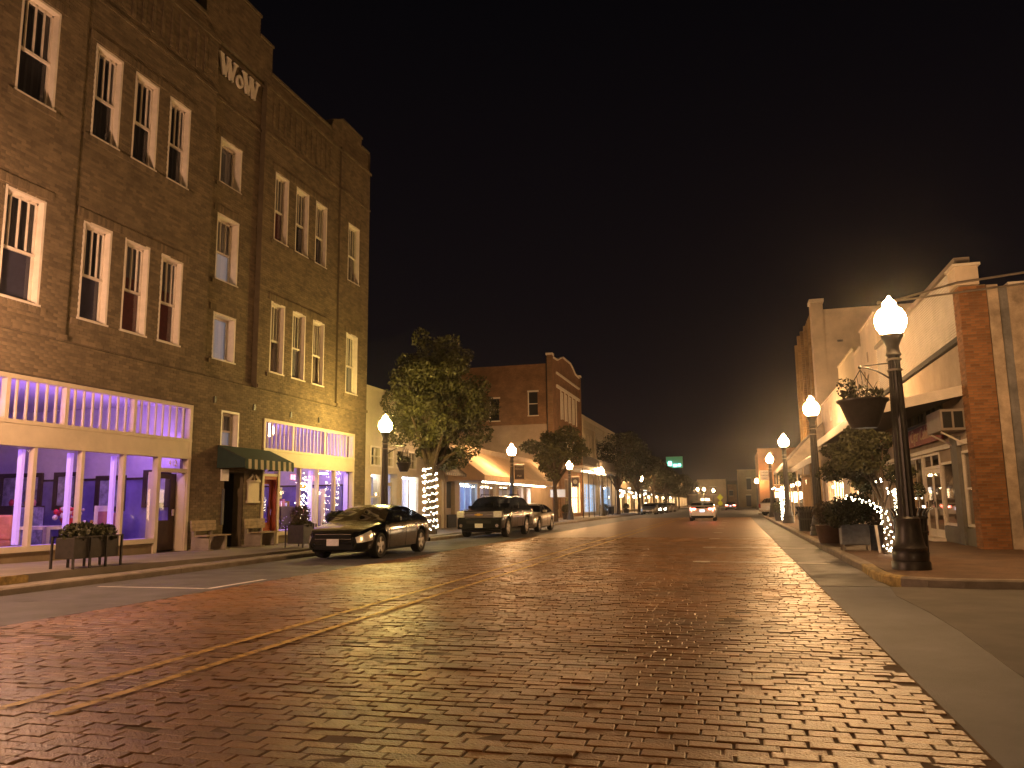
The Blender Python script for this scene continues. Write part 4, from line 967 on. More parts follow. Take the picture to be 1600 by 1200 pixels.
for k in range(25):     # horizontal ridges of the metal siding
    z = 6.28+k*.085
    MB(FR).add([(25.35, .02, z), (39.3, .02, z), (39.3, .05, z+.042), (25.35, .05, z+.042), (39.3, .02, z+.08), (25.35, .02, z+.08)], [(0,1,2,3), (3,2,4,5)]).build("siding_strip", 'metal_white', ra)
MB(FR).box(25.3, 39.3, .01, .16, 6.10, 6.26).build("ledge_beam", 'dark_canvas', ra)
MB(FR).box(25.3, 39.35, -.3, .12, 8.41, 8.56).build("coping", 'metal_white', ra)
MB(FR).box(24.85, 39.3, -16, -.3, 7.3, 7.4).build("roof", 'roof', ra)
# side wall to the right: plaster with a grey band, brick pier at the corner
YS = 24.85
MB().box(7.22, 7.50, YS-.05, YS+.2, .1, 7.55).build("plaster_strip", 'rough', ra)
MB().box(7.502, 7.74, YS-.005, YS+.2, .1, 7.50).build("plaster_band", 'rough_grey', ra)
MB().box(7.742, 24, YS-.02, YS+.2, .1, 7.45).build("plaster_wall", 'rough', ra)
MB().box(7.74, 24, YS-.12, YS+.25, 7.451, 7.57).build("coping", 'white', ra)
def FP(s, d, z): return (s, 24.80-d, z)
pc = brick_cells((6.50, 7.20, .14, 7.57), 0, [], .235, .078)
MB().box(6.50, 7.20, 24.80, 25.4, .1, 7.57).build("pier_core", 'mortar2', ra)
bricks_build(pc, FP, .012, 'brick_red', ra, n_single=300)
def FP2(s, d, z): return (6.50-d, s, z)
bricks_build(brick_cells((24.80, 25.4, .14, 7.57), 0, [], .235, .078), FP2, .012, 'brick_red', ra, n_single=0)
MB().box(6.42, 7.02, 24.7, 25.5, 7.575, 8.12).build("parapet_block", 'whitewall', ra)
MB().box(6.36, 7.08, 24.64, 25.56, 8.125, 8.2).build("parapet_cap", 'white', ra)
simple_window(ra, FR, 25.55, 26.85, .70, 2.95, 0, 'white', None, rec=.03); simple_window(ra, FR, 27.65, 29.45, .68, 2.72, 0, 'white', None, rec=.03, rail=False)
simple_window(ra, FR, 32.2, 34.6, .6, 3.1, 0, 'white', None, rec=.03, rail=False, bars=1); simple_window(ra, FR, 35.0, 38.8, .6, 3.1, 0, 'white', None, rec=.03, rail=False, bars=2)
simple_window(ra, FR, 28.6, 31.0, 4.2, 4.75, 0, 'grey_shop', 'darkwin', rail=False, bars=2); simple_window(ra, FR, 31.2, 34.2, 4.2, 4.75, 0, 'grey_shop', 'darkwin', rail=False, bars=2)
for a in (29.65, 30.80): door(ra, FR, a, a+1.1, .18, 2.55, .012, 'white', (.5, 2.35), side=.10, thick=.02)
MB(FR).box(29.55, 29.65, -.02, .04, .18, 3.1).box(30.75, 30.80, -.02, .03, .18, 3.1).box(31.9, 32.0, -.02, .04, .18, 3.1).box(29.65, 31.9, -.02, .035, 2.56, 2.66).box(29.65, 31.9, -.02, .04, 3.02, 3.1).build("door_frame", 'white', ra)
for a in (29.65, 30.80): MB(FR).quad((a, .0, 2.66), (a+1.1, .0, 2.66), (a+1.1, .0, 3.02), (a, .0, 3.02)).build("pane", 'glass_shop', ra)
MB(FR).box(29.4, 32.1, .0, .45, .12, .24).build("door_step", 'white', ra)
MB(FR).box(25.45, 29.5, .005, .07, .15, .66).build("stall_riser", 'grey_shop', ra); MB(FR).box(26.87, 27.6, .005, .14, .15, 3.4).build("column", 'grey_shop', ra)
MB(FR).box(32.05, 38.9, .005, .07, .15, .58).build("stall_riser", 'sign_red', ra)
MB(FR).box(25.45, 39.0, .005, .12, 3.12, 3.26).build("head_band", 'white', ra)
f = MB(FR); f.quad((25, -5, .15), (39, -5, .15), (39, -5, 4), (25, -5, 4)); f.quad((25, -.3, 3.3), (39, -.3, 3.3), (39, -5, 3.3), (25, -5, 3.3)); f.quad((25, -.3, .17), (39, -.3, .17), (39, -5, .17), (25, -5, .17)); f.build("shop_room", 'roomdark', ra)
MB(FR).box(28.2, 29.2, -2.2, -2.15, 2.2, 2.26).build("glow_tube", 'warm_int', ra)  # added glowing bar imitating street-lamp reflections in the window
rs = thing("red_shop_sign", "faded red signboard with pale script under the near canopy", "sign", (XR-.1, 31.6, 3.5))
MB(FR).box(28.3, 35.2, .13, .19, 3.44, 4.08).build("panel", 'sign_red', rs)
text_mesh("Cigar Cabinet", .62, "lettering", 'canvas_tan', rs, text_right(31.2, .195, 3.80), .004, shear=.35)
ac = thing("air_conditioner", "white boxy air conditioner jutting from the wall beside the brick pier", "air conditioner", (XR-.3, 26.7, 3.5))
MB(FR).box(25.95, 27.7, .06, .72, 3.52, 4.16).build("casing", 'metal_white', ac, bevel=.02)
for a, b in ((.12, .36), (.42, .66)): MB(FR).box(25.93, 25.945, a, b, 3.60, 4.08).build("grille", 'black_matte', ac)
for s in (26.2, 27.4): MB().tube([FR(s, .02, 3.1), FR(s, .68, 3.5)], .03, 5).build("bracket", 'white', ac)
# canopy over the corner shop
cn = thing("shop_canopy", "dark flat canopy with white near fascia over the corner shop", "canopy", (XR-1.3, 33, 4.3))
f = MB(FR); f.add([(26,.02,4.74),(40.4,.02,4.74),(40.4,2.75,4.22),(26,2.75,4.22),(26,.02,4.60),(40.4,.02,4.60),(40.4,2.75,4.08),(26,2.75,4.08)], [(0,1,2,3),(7,6,5,4),(0,3,7,4),(1,2,6,5),(3,2,6,7)]); f.build("deck", 'dark_canvas', cn)
MB(FR).add([(25.93,.02,4.86),(25.99,.02,4.86),(25.99,2.8,4.32),(25.93,2.8,4.32),(25.93,.02,4.55),(25.99,.02,4.55),(25.99,2.8,4.02),(25.93,2.8,4.02)], [(0,1,2,3),(7,6,5,4),(0,3,7,4),(1,2,6,5),(3,2,6,7),(0,1,5,4)]).build("fascia", 'white', cn)
MB(FR).box(26.0, 40.4, 2.76, 2.82, 4.03, 4.33).build("fascia", 'metal_white', cn)
rods = MB()
for s in (28.2, 31.8, 35.4, 39.0): rods.tube([FR(s, 0, 6.15), FR(s, 2.6, 4.35)], .022, 5)
rods.build("stay_rod", 'black_iron', cn)
hr = thing("projecting_rod_bracket", "thin steel rods projecting over the street from the corner parapet", "bracket", (XR, 24.9, 7.5))
MB().tube([(8.2, 24.6, 7.78), (6.4, 24.6, 7.62), (4.5, 24.6, 7.18)], .035, 6).build("rod", 'galv', hr); MB().tube([(8.4, 24.62, 7.48), (4.35, 24.62, 7.20)], .03, 6).build("rod", 'galv', hr)
MB().sphere((4.35, 24.62, 7.2), .07, 8, 6).build("end_ball", 'galv', hr)
for i, (s_, z_) in enumerate(((37.3, 4.95), (50.4, 5.9))):
    fl_ = thing("wall_floodlight", ["small floodlight on the near canopy washing the white wall", "small floodlight above the sheet-metal awning"][i], "light", FR(s_, .45, z_-.2), "wall-washing floodlights")
    MB(FR).box(s_-.14, s_+.14, .38, .56, z_-.16, z_).build("housing", 'black_iron', fl_); MB(FR).box(s_-.11, s_+.11, .40, .54, z_+.003, z_+.02).build("lens", 'flood', fl_); MB(FR).box(s_-.03, s_+.03, .44, .50, z_-.38, z_-.163).build("stem", 'black_iron', fl_)
# --- white stepped buildings B, C, E and tall D
rbk = thing("white_stepped_building", "white-rendered building with a stepped parapet beyond the corner shop", "building", (XR, 43, .15))
hs = [(41.2, 43.6, .5, 3.1), (44, 46.2, .5, 3.1)]
block(rbk, FR, 39.4, 44.0, 0, 10.15, -.02, -14, 'whitewall', [hs[0]]); block(rbk, FR, 44.01, 46.7, 0, 9.4, -.02, -14, 'whitewall', [hs[1]])
for h in hs: simple_window(rbk, FR, *h, -.02, 'wood', 'darkwin', rail=False, bars=1)
for s, z in ((42.0, 8.3), (43.2, 7.5)): MB(FR).box(s, s+.25, -.02, .01, z, z+.5).build("patch", 'stucco', rbk)
rc = thing("cream_stepped_building", "cream-rendered building with small dark upper opening, middle of the right row", "building", (XR, 50, .15))
block(rc, FR, 46.75, 53.5, 0, 9.85, -.04, -14, 'cream', [(48, 52, .5, 3.0)]); simple_window(rc, FR, 48, 52, .5, 3.0, -.04, 'wood', 'warm_int', rail=False, bars=3)
re_ = thing("low_white_building", "low white building tight against the tall side wall", "building", (XR, 60, .15))
block(re_, FR, 53.55, 65.9, 0, 8.7, -.06, -14, 'whitewall', [(58.6, 59.6, 7.0, 8.1), (55, 64, .5, 3.0)]); simple_window(re_, FR, 58.6, 59.6, 7.0, 8.1, -.06, 'white', 'darkwin', rail=False); simple_window(re_, FR, 55, 64, .5, 3.0, -.06, 'wood', 'warm_int', rail=False, bars=5)
rd = thing("tall_tan_building", "tall tan-fronted building with a white side wall above the right row", "building", (XR, 82, .15))
block(rd, FR, 66, 84, 0, 16.6, -.02, -13.5, 'tan_far', [(69+k*3.4, 70.3+k*3.4, 10.2, 13.2) for k in range(5)], side_m='whitewall')
for k in range(5): simple_window(rd, FR, 69+k*3.4, 70.3+k*3.4, 10.2, 13.2, -.02, 'tan_far', 'darkwin')
MB(FR).box(65.85, 67.2, -.8, .10, 0, 17.2).build("corner_pier", 'whitewall', rd); MB(FR).box(65.75, 67.3, -.9, .2, 17.2, 17.45).build("pier_cap", 'white', rd)
for k in range(5): MB(FR).box(68+k*3.4, 68.5+k*3.4, 0, .25, 6, 17.0-.25*abs(k-3)).build("pilaster", 'tan_far', rd)
for i, (x, z) in enumerate(((8.4, 13.9), (10.2, 13.1), (9.3, 10.4), (11.4, 12.2))): MB().box(x, x+.42, 65.93, 65.97, z, z+.16).build("vent", 'rough_grey', rd)
MB().box(7.6, 12.5, 65.94, 65.98, 8.95, 9.05).build("flashing", 'rough_grey', rd)
MB().tube([(12.0, 65.9, 8.6), (12.0, 65.9, 16.2)], .07, 6).build("drainpipe", 'rough_grey', rd)
def awning(name, label, s0, s1, zt, ze, dout, m, fascia, n):
    a = thing(name, label, "awning", (XR-1.4, (s0+s1)/2, ze))
    w_ = (s1-s0)/n
    for k in range(n):
        s = s0+k*w_
        MB(FR).add([(s,.02,zt),(s+w_*.5,.02,zt+.04),(s+w_,.02,zt),(s+w_,dout,ze),(s+w_*.5,dout,ze+.04),(s,dout,ze)], [(0,1,4,5),(1,2,3,4)]).build("roof_sheet", m, a)
    MB(FR).box(s0, s1, dout+.003, dout+.06, ze-.32, ze+.02).build("fascia", fascia, a)
    for s in (s0, s1): MB(FR).add([(s,.02,zt),(s,dout,ze),(s,dout,ze-.3),(s,.02,ze-.3)], [(0,1,2,3)]).build("end_panel", m, a)
    for k in range(int((s1-s0)/5)+1): s = s0+.3+k*5; MB().tube([FR(s, dout-.15, .15), FR(s, dout-.15, ze-.1)], .06, 6).build("post", 'wood', a)
    return a
awning("sheet_metal_awning", "lower sheet-metal awning between the near tree and the tan pillar", 41.0, 63.0, 5.6, 3.78, 2.8, 'galv', 'metal_white', 44)
awning("sheet_metal_awning", "long steep metal awning in front of the tall tan building", 63.6, 83.8, 7.4, 4.45, 2.8, 'galv', 'metal_white', 36)
tp = thing("timber_pillar", "pale timber-boarded pillar behind the second right lamp", "pillar", (4.1, 48.5, .15))
for k in range(4): MB().box(3.80+k*.155, 3.945+k*.155, 48.3, 48.36, .15, 2.85).build("board", 'canvas_tan', tp)
for k in range(5): MB().box(3.78, 3.81, 48.37+k*.2, 48.56+k*.2, .15, 2.85).build("board", 'canvas_tan', tp)
MB().box(3.72, 4.5, 48.25, 49.45, 2.852, 3.02).build("cap", 'wood', tp)
GL = "round lights hung under the right-hand awnings"
def globe_lamp(x, y, z, lab, r=.16):
    o = thing("hanging_globe_lamp", lab, "light", (x, y, z), GL)
    MB().sphere((x, y, z), r, 10, 7).build("globe", 'warm_globe', o, smooth=True); MB().tube([(x, y, z+r*.9), (x, y, z+.75)], .015, 4).build("stem", 'black_iron', o)
for i, y in enumerate((50.5, 56, 62, 68.5, 75.5, 82)): globe_lamp(4.5, y, 2.75+.02*i, ["nearest round awning light, by the timber pillar", "second round light under the right awning", "third round light under the right awning", "fourth round light under the steep awning", "fifth round light under the steep awning", "farthest round light under the steep awning"][i], .17)

# =================================================================== FAR END
def front_block(name, label, x0, x1, y, z1, m, wins, depth=20):
    b = thing(name, label, "building", ((x0+x1)/2, y, 0))
    w = MB(); xs = sorted({x0, x1, *[q for h in wins for q in h[:2]]}); zs = sorted({0, z1, *[q for h in wins for q in h[2:4]]})
    for a, c in zip(xs, xs[1:]):
        for e_, f_ in zip(zs, zs[1:]):
            if any(h[0] < (a+c)/2 < h[1] and h[2] < (e_+f_)/2 < h[3] for h in wins): continue
            w.quad((a, y, e_), (c, y, e_), (c, y, f_), (a, y, f_))
    w.quad((x0, y, 0), (x0, y+depth, 0), (x0, y+depth, z1), (x0, y, z1)); w.quad((x1, y, 0), (x1, y+depth, 0), (x1, y+depth, z1), (x1, y, z1)); w.quad((x0, y, z1-.2), (x1, y, z1-.2), (x1, y+depth, z1-.2), (x0, y+depth, z1-.2))
    w.build("wall", m, b); MB().box(x0-.1, x1+.1, y-.15, y+.2, z1, z1+.35).build("coping", m, b); MB().box(x0, x1, y-.12, y-.01, z1*.84, z1*.88).build("cornice", m, b)
    for h in wins:
        o = MB().box(h[0]-.12, h[1]+.12, y-.06, y-.01, h[3], h[3]+.2).box(h[0]-.12, h[1]+.12, y-.08, y-.01, h[2]-.15, h[2]).build("window" if h[2] > 1 else "door", 'cream', b)
        MB().quad((h[0], y+.2, h[2]), (h[1], y+.2, h[2]), (h[1], y+.2, h[3]), (h[0], y+.2, h[3])).build("pane", h[4] if len(h) > 4 else 'darkwin', o)
    return b
front_block("corner_bank_building", "pale two-storey corner building at the street's far end", 1.0, 8.6, 238, 10.4, 'far_wall', [(3.4, 4.6, 5.0, 8.2), (3.1, 4.4, .2, 3.4)])
front_block("orange_brick_building", "orange-lit brick building behind the parked pickup", 4.4, 26, 152, 10.8, 'far_orange', [(7, 9, 4.6, 6.4), (11, 13, 4.6, 6.4), (15, 17, 4.6, 6.4), (7, 12, .5, 3.2, 'warm_int')])
front_block("end_building", "dark wide building closing the street at its far end", -13.0, -3.0, 300, 9.5, 'far_wall', [(-12, -10, 4.5, 7), (-8.5, -6.5, 4.5, 7), (-12, -9, .5, 3, 'warm_int')])
front_block("end_building", "dark low roofline left of the pale corner building", -2.6, .8, 320, 8.0, 'brick_farx', [(-2, -.6, 4, 6)])
front_block("end_building", "long dark building far behind the moving sedan", -40, 30, 360, 10.5, 'earth', [(-20, -16, 5, 8), (-8, -5, 5, 8)])

# =================================================================== STREET LAMPS
def lamp_parts(root, gm):
    base = [(.36,.0),(.36,.14),(.33,.18),(.34,.30),(.31,.36),(.325,.42),(.285,.47),(.265,.56),(.232,.78),(.218,.92),(.232,.95),(.232,.99),(.19,1.03)]
    MB().lathe(base, n=20).build("base", 'black_iron', root, smooth=True)
    MB().lathe([(.168,1.03),(.142,3.0),(.115,4.28)], n=24, flute=.13, nf=1).build("shaft", 'black_iron', root)
    MB().lathe([(.13,4.28),(.155,4.32),(.13,4.38),(.12,4.50),(.17,4.62),(.215,4.70),(.215,4.74),(.17,4.76)], n=16).build("capital", 'black_iron', root, smooth=True)
    for z in (4.00, 4.22): MB().lathe([(.15,z-.02),(.15,z+.02)], n=14).build("collar", 'galv', root)
    MB().lathe([(.15,4.765),(.22,4.80),(.29,4.91),(.315,5.04),(.29,5.16),(.22,5.27),(.15,5.32),(.125,5.35),(.14,5.39),(.11,5.44),(.05,5.50),(.02,5.56)], n=14).build("globe", gm, root, smooth=True)
def lamp_proto(gm, label, loc):
    o = thing("street_lamp", label, "street lamp", (0,0,0), "black acorn-globe street lamps"); lamp_parts(o, gm); o.location = loc; return o
LG = "black acorn-globe street lamps"
lR = lamp_proto('globe', "nearest right street lamp, at the kerb corner with a hanging basket", (3.30, 17.62, .146))
lL = lamp_proto('globe_y', "left street lamp behind the black sedan, beside the big tree", (-14.0, 30.6, .16)); lL.scale = (.93,)*3
lF = lamp_proto('globe_far', "third right street lamp, above the light-wrapped trunk", (3.2, 53.9, .15)); lF.scale = (1.02,)*3
lN = lamp_proto('globe_near', "street lamp just left of the view, by the purple shop", (-13.7, 9.9, .28)); lN.scale = (.95,)*3
index_kids()
for loc, sc, lab in [((3.19, 34.3, .15), 1.01, "second street lamp on the right, beside the steel trash can"), ((3.2, 75.7, .15), 1.02, "fourth right street lamp, carrying the white parking sign"),
        ((-13.9, 50, .155), .955, "left street lamp behind the black pickup, with a dark banner"), ((-14, 69.4, .155), .93, "left street lamp before the brick building's corner, with a banner"), ((-14, 87.2, .155), .96, "left street lamp in front of the balcony and blue-lit shop"),
        ((-14, 127, .155), 1.0, "left street lamp among the far trees, left of the parked cars"), ((-14, 168, .155), 1.0, "left street lamp beyond the far trees, second from last"),
        ((3.9, 150, .15), 1.0, "street lamp in front of the pale far corner building"), ((7.6, 128, .15), 1.0, "far street lamp just left of the parked pickup"), ((10.2, 121, .15), .95, "far right street lamp above the parked pickup"),
        ((-11.6, 268, .15), 1.1, "left one of the close pair of far lamps"), ((-9.6, 268, .15), 1.1, "right one of the close pair of far lamps"), ((-6.5, 262, .15), 1.0, "farthest lone lamp left of the yellow sign"),
        ((5.2, -5.5, 0), .85, "street lamp behind the viewer on the right corner")]:
    c = copy_tree(lF if loc[1] > 100 or loc[0] > 0 and loc[1] > 40 else lR, loc=loc, label=lab); c.scale = (sc,)*3
for o in list(bpy.data.objects):
    if o.get("label", "").startswith("street lamp ") and ("view" in o["label"] or "viewer" in o["label"]): pass
# arms, hanging baskets, banners
def basket(x, y, z, w, label, post_x, arm_z):
    o = thing("hanging_basket", label, "hanging planter", (x, y, z), "hanging baskets on lamp posts")
    r = w/2
    MB().lathe([(r*.50, z-.60*w), (r*.62, z-.5*w), (r*.93, z-.08*w), (r*1.04, z-.04*w), (r*1.04, z), (r*.92, z+.005)], (x,y,0), 20).build("pot", 'black_iron', o, smooth=True)
    c = MB()
    for k in range(3): a = 2.1*k+.5; c.tube([(x+r*.9*math.cos(a), y+r*.9*math.sin(a), z), (x, y, arm_z-.03)], .010, 4)
    c.build("chain", 'black_iron', o)
    lv = leafmass([(x, y, z+.12, r*.85, r*.85, .16), (x-r*.6, y, z+.25, r*.4, r*.4, .22), (x+r*.5, y, z+.1, .15, .15, .15)], 420, .05)
    link_mesh("foliage", *lv, 'leaf2', o, kind=None)
    tw = MB()
    for k in range(16):
        a = random.uniform(0, 6.28); q = random.uniform(.2, .8)*r; tw.tube([(x+q*.4*math.cos(a), y+q*.4*math.sin(a), z), (x+q*1.1*math.cos(a), y+q*1.1*math.sin(a), z+random.uniform(.25,.62))], .006, 3)
    tw.build("stems", 'leaf3', o, kind="stuff")
    return o
def arm(post, px, py, x, z, label):
    o = thing("basket_bracket", label, "bracket", (px, py, z-.2), "basket brackets")
    pts = [(px+(x-px)*t, py, z-.30*(1-math.sin(t*math.pi/2))) for t in [k/8 for k in range(9)]]
    MB().tube(pts, .018, 6).build("scroll", 'black_iron', o); MB().tube([(px, py, z+.06), (x, py, z+.02)], .012, 5).build("tie", 'black_iron', o); MB().sphere((x, py, z), .04, 8, 6).build("knob", 'black_iron', o)
def leafmass(blobs, n, size, jit=.5):
    """leaf-sized faces spread through the outer shell of a set of clumps"""
    vol = np.array([b[3]*b[4]*b[5] for b in blobs])**(2/3); pr_ = vol/vol.sum()
    idx = rng.choice(len(blobs), n, p=pr_); B = np.array(blobs)[idx]
    d = rng.normal(size=(n, 3)); d /= np.linalg.norm(d, axis=1)[:, None]
    rad = rng.uniform(.35, 1.0, n)**.45 * rng.normal(1, .07, n)
    c = B[:, :3] + d*B[:, 3:6]*rad[:, None]
    nrm = d*.7 + rng.normal(size=(n, 3))*.8; nrm /= np.linalg.norm(nrm, axis=1)[:, None]
    a = np.cross(nrm, rng.normal(size=(n, 3))); a /= np.linalg.norm(a, axis=1)[:, None]; b = np.cross(nrm, a)
    s = size*rng.uniform(.6, 1.4, n)[:, None]
    v = np.stack([c-a*s, c-b*s*.45, c+a*s, c+b*s*.45], 1).reshape(-1, 3)
    f = np.arange(4*n).reshape(-1, 4)
    return [tuple(p) for p in v.tolist()], [tuple(p) for p in f.tolist()]
arm(None, 3.24, 17.6, 2.64, 4.24, "curved bracket holding the basket on the nearest right lamp"); basket(2.64, 17.6, 3.56, .98, "large black hanging basket on the nearest right street lamp", 3.24, 4.22)
arm(None, -13.94, 30.6, -13.15, 3.95, "curved bracket on the lamp behind the black sedan"); basket(-13.15, 30.6, 3.28, .62, "black hanging basket on the lamp behind the black sedan", -14, 3.95)
def banner(x, y, z0, z1, lab, lines):
    o = thing("lamp_banner", lab, "banner", (x, y, z0), "dark banners on left lamps")
    MB().box(x+.18, x+.82, y-.015, y+.015, z0, z1).build("cloth", 'banner', o); MB().tube([(x+.1, y, z1+.05), (x+.9, y, z1+.05)], .018, 5).tube([(x+.1, y, z0-.04), (x+.9, y, z0-.04)], .014, 5).build("rod", 'galv', o)
    for t, zz in lines: text_mesh(t, .19, "lettering", 'print_tan', o, text_front(x+.5, y-.018, zz), .002)
banner(-13.9, 50, 3.15, 4.05, "dark banner with two pale words on the lamp behind the pickup", [("Historic", 3.80), ("Mall", 3.35)])
banner(-14.0, 69.4, 3.0, 3.85, "dark banner with a pale emblem by the brick building's corner", [])
MB().lathe([(.2,-.02),(.2,.0)], (-13.5, 69.38, 3.45), 10, axis=1).build("emblem", 'print_tan', [o for o in bpy.data.objects if o.get("label","").startswith("dark banner with a pale emblem")][0])
ps = thing("parking_sign", "white rectangular sign with three dark lines on the fourth right lamp", "sign", (2.75, 75.5, 3.5))
MB().box(2.32, 3.02, 75.50, 75.53, 3.42, 4.32).build("panel", 'sign_glow', ps) if 'sign_glow' in MT else MB().box(2.32, 3.02, 75.50, 75.53, 3.42, 4.32).build("panel", 'sign_white', ps)
for t, zz in (("2 HOUR", 4.12), ("PARKING", 3.86), ("ONLY", 3.60)): text_mesh(t, .17, "lettering", 'ink', ps, text_front(2.67, 75.495, zz), .002)
MB().box(3.03, 3.15, 75.5, 75.6, 3.6, 3.66).build("clamp", 'galv', ps)
yd = thing("warning_sign", "yellow-green diamond warning sign with round plate at the road's far end", "sign", (-2.6, 150, 0))
MB().tube([(-2.6,150,0),(-2.6,150,3.1)], .05, 6).build("post", 'galv', yd)
MB().prism([(-2.6,1.75),(-2.05,2.4),(-2.6,3.05),(-3.15,2.4)], 1, 149.9, 149.93).build("diamond_plate", 'sign_diamond', yd); MB().lathe([(.42,-.01),(.42,.01)], (-2.6,149.9,1.35), 14, axis=1).build("round_plate", 'sign_diamond', yd)

# =================================================================== STREET FURNITURE
def planter_rack(x0, x1, y0, y1, zb, z0, z1, lab, name="planter_rack"):
    o = thing(name, lab, "planter", ((x0+x1)/2, (y0+y1)/2, zb), "iron planters on the left pavement")
    MB().box(x0+.04, x1-.04, y0+.04, y1-.04, z0, z1).build("trough", 'black_iron', o, bevel=.02)
    f = MB()
    n = 4 if y1-y0 > 1 else 2
    for k in range(n):
        y = y0+(y1-y0)*k/(n-1); f.box(x1-.02, x1+.02, y-.02, y+.02, zb, z1+.03); f.box(x0-.02, x0+.02, y-.02, y+.02, zb, z1+.03)
    f.box(x1-.015, x1+.025, y0, y1, z1, z1+.03); f.box(x0-.02, x0+.02, y0, y1, z1, z1+.03)
    f.build("frame", 'black_iron', o); return o
p1 = planter_rack(-13.95, -13.38, 13.85, 15.2, .27, .48, .92, "long iron rack planter with dark bushy plants before the purple shop")
link_mesh("foliage", *leafmass([(-13.66, 14.1+k*.28, .98+.05*math.sin(k*2), .30, .22, .22) for k in range(4)], 3200, .05), 'leaf2', p1)
p2 = planter_rack(-14.5, -13.85, 23.9, 24.75, .18, .30, .92, "square iron planter with a round clipped shrub by the black sedan")
link_mesh("foliage", *leafmass([(-14.2, 24.3, 1.25, .33, .33, .34)], 2400, .03), 'leaf3', p2)
link_mesh("low_plants", *leafmass([(-14.15, 24.3, .95, .36, .34, .14)], 900, .04), 'leaf', p2)
p3 = planter_rack(-14.5, -13.85, 26.4, 27.3, .17, .30, .92, "square iron planter with dark shrub half hidden behind the sedan")
link_mesh("foliage", *leafmass([(-14.15, 26.85, 1.1, .42, .42, .28)], 2000, .045), 'leaf2', p3)
def bench(y, lab, z=.17):
    o = thing("park_bench", lab, "bench", (-16.25, y, z), "benches against the hotel wall")
    for k in range(3): MB().box(-16.02+k*.14-.30, -16.02+k*.14-.17, y-.62, y+.62, z+.46, z+.50).build("seat_plank", 'wood', o)
    for k in range(3): MB().box(-16.52-.012*k, -16.48-.012*k, y-.62, y+.62, z+.62+k*.115, z+.725+k*.115).build("back_plank", 'wood', o)
    for s in (-.42, .42):
        m_b = MB(); m_b.box(-16.5, -15.95, y+s-.05, y+s+.05, z+.06, z+.455); m_b.box(-16.60, -16.50, y+s-.045, y+s+.045, z+.06, z+.62); m_b.box(-16.62, -15.88, y+s-.13, y+s+.13, z, z+.058)
        m_b.build("support", 'kerb', o)
bench(22.3, "wooden bench left of the dark middle doorway"); bench(25.15, "wooden bench below the wall plaque, by the red door")
def trash(x, y, r, h, lab, z=.15):
    o = thing("trash_can", lab, "trash can", (x, y, z), "slatted steel trash cans")
    n = 22; s = MB()
    for k in range(n):
        a = 2*math.pi*k/n; c_, s_ = math.cos(a), math.sin(a); t = Vector((-s_, c_, 0))*.028*r/.4
        q = []
        for rr_, hh in ((r*.80,0.04),(r*.84,h*.75),(r*.92,h*.90),(r*1.12,h)):
            p = Vector((x+rr_*c_, y+rr_*s_, z+hh)); q += [tuple(p-t), tuple(p+t)]
        s.add(q, [(0,1,3,2),(2,3,5,4),(4,5,7,6)])
    s.build("slats", 'can', o)
    for rr_, hh in ((r*.80,.06),(r*.86,h*.5),(r*.88,h*.8)): MB().lathe([(rr_-.02,hh-.025),(rr_+.012,hh-.02),(rr_+.012,hh+.02),(rr_-.02,hh+.025)], (x,y,z), 22, cap=False).build("hoop", 'can', o)
    MB().lathe([(r*.70,.05),(r*.74,h*.84)], (x,y,z), 18).build("liner", 'black_matte', o)
trash(3.10, 38.6, .46, 1.12, "slatted steel trash can left of the second right lamp"); trash(4.15, 21.9, .46, 1.15, "slatted trash can behind the nearest right street lamp")
trash(-15.6, 104, .5, 1.15, "distant trash can before the blue-lit shop window")
bp_ = thing("wrapped_planter_box", "blue-grey crinkled planter box with shrub by the light-wrapped tree", "planter", (3.13, 24.1, .15))
MB().box(2.78, 3.50, 23.85, 24.45, .30, .86).build("box", 'blue_plastic', bp_, bevel=.03)
for a, b in ((2.8, 23.88), (3.46, 23.88), (2.8, 24.42), (3.46, 24.42)): MB().box(a, a+.04, b-.02, b+.02, .146, .75).build("leg", 'galv', bp_)
link_mesh("foliage", *leafmass([(3.0, 24.1, 1.2, .62, .45, .42), (2.75, 24.1, 1.05, .4, .4, .3), (3.3, 24.15, 1.35, .4, .4, .35)], 5200, .05), 'leaf2', bp_)
rp_ = thing("round_planter", "dark round pot with dry shrub beside the blue-grey box", "planter", (3.72, 24.2, .15))
MB().lathe([(.20,.15),(.24,.3),(.29,.78),(.31,.82),(.27,.82)], (3.74,24.2,0), 16).build("pot", 'blue_plastic', rp_, smooth=True)
link_mesh("foliage", *leafmass([(3.72, 24.2, 1.05, .3, .3, .3)], 900, .04), 'leaf3', rp_)
sk = thing("white_stake", "white wooden stake leaning by the light-wrapped tree trunk", "stake", (3.6, 23.0, .15)); MB().add([(3.56,23,.15),(3.62,23,.15),(3.57,23,.86),(3.50,23,.86),(3.56,23.03,.15),(3.62,23.03,.15),(3.57,23.03,.86),(3.50,23.03,.86)], [(0,1,2,3),(7,6,5,4),(0,4,5,1),(1,5,6,2),(2,6,7,3),(3,7,4,0)]).build("stake", 'white', sk)
for i, (x, y, lab) in enumerate(((2.95, 28.3, "brown planter with a dry reddish shrub before the second right lamp"), (3.05, 60.5, "dark planter tub left of the far light-wrapped trunk"), (-14.6, 70.8, "leafy tub planter at the foot of the brick building"), (-15.2, 96, "tub planter in front of the blue-lit shopfront"), (-15.2, 116, "tub planter beyond the blue-lit shopfront"))):
    o = thing("tub_planter", lab, "planter", (x, y, .15), "round tub planters")
    MB().lathe([(.34,.15),(.42,.5),(.46,.72),(.40,.72)], (x,y,0), 16).build("tub", 'terrac' if i == 0 else 'black_iron', o, smooth=True)
    link_mesh("foliage", *leafmass([(x, y, 1.1, .5, .5, .42)], 1500, .05), 'leaf3' if i == 0 else 'leaf2', o)

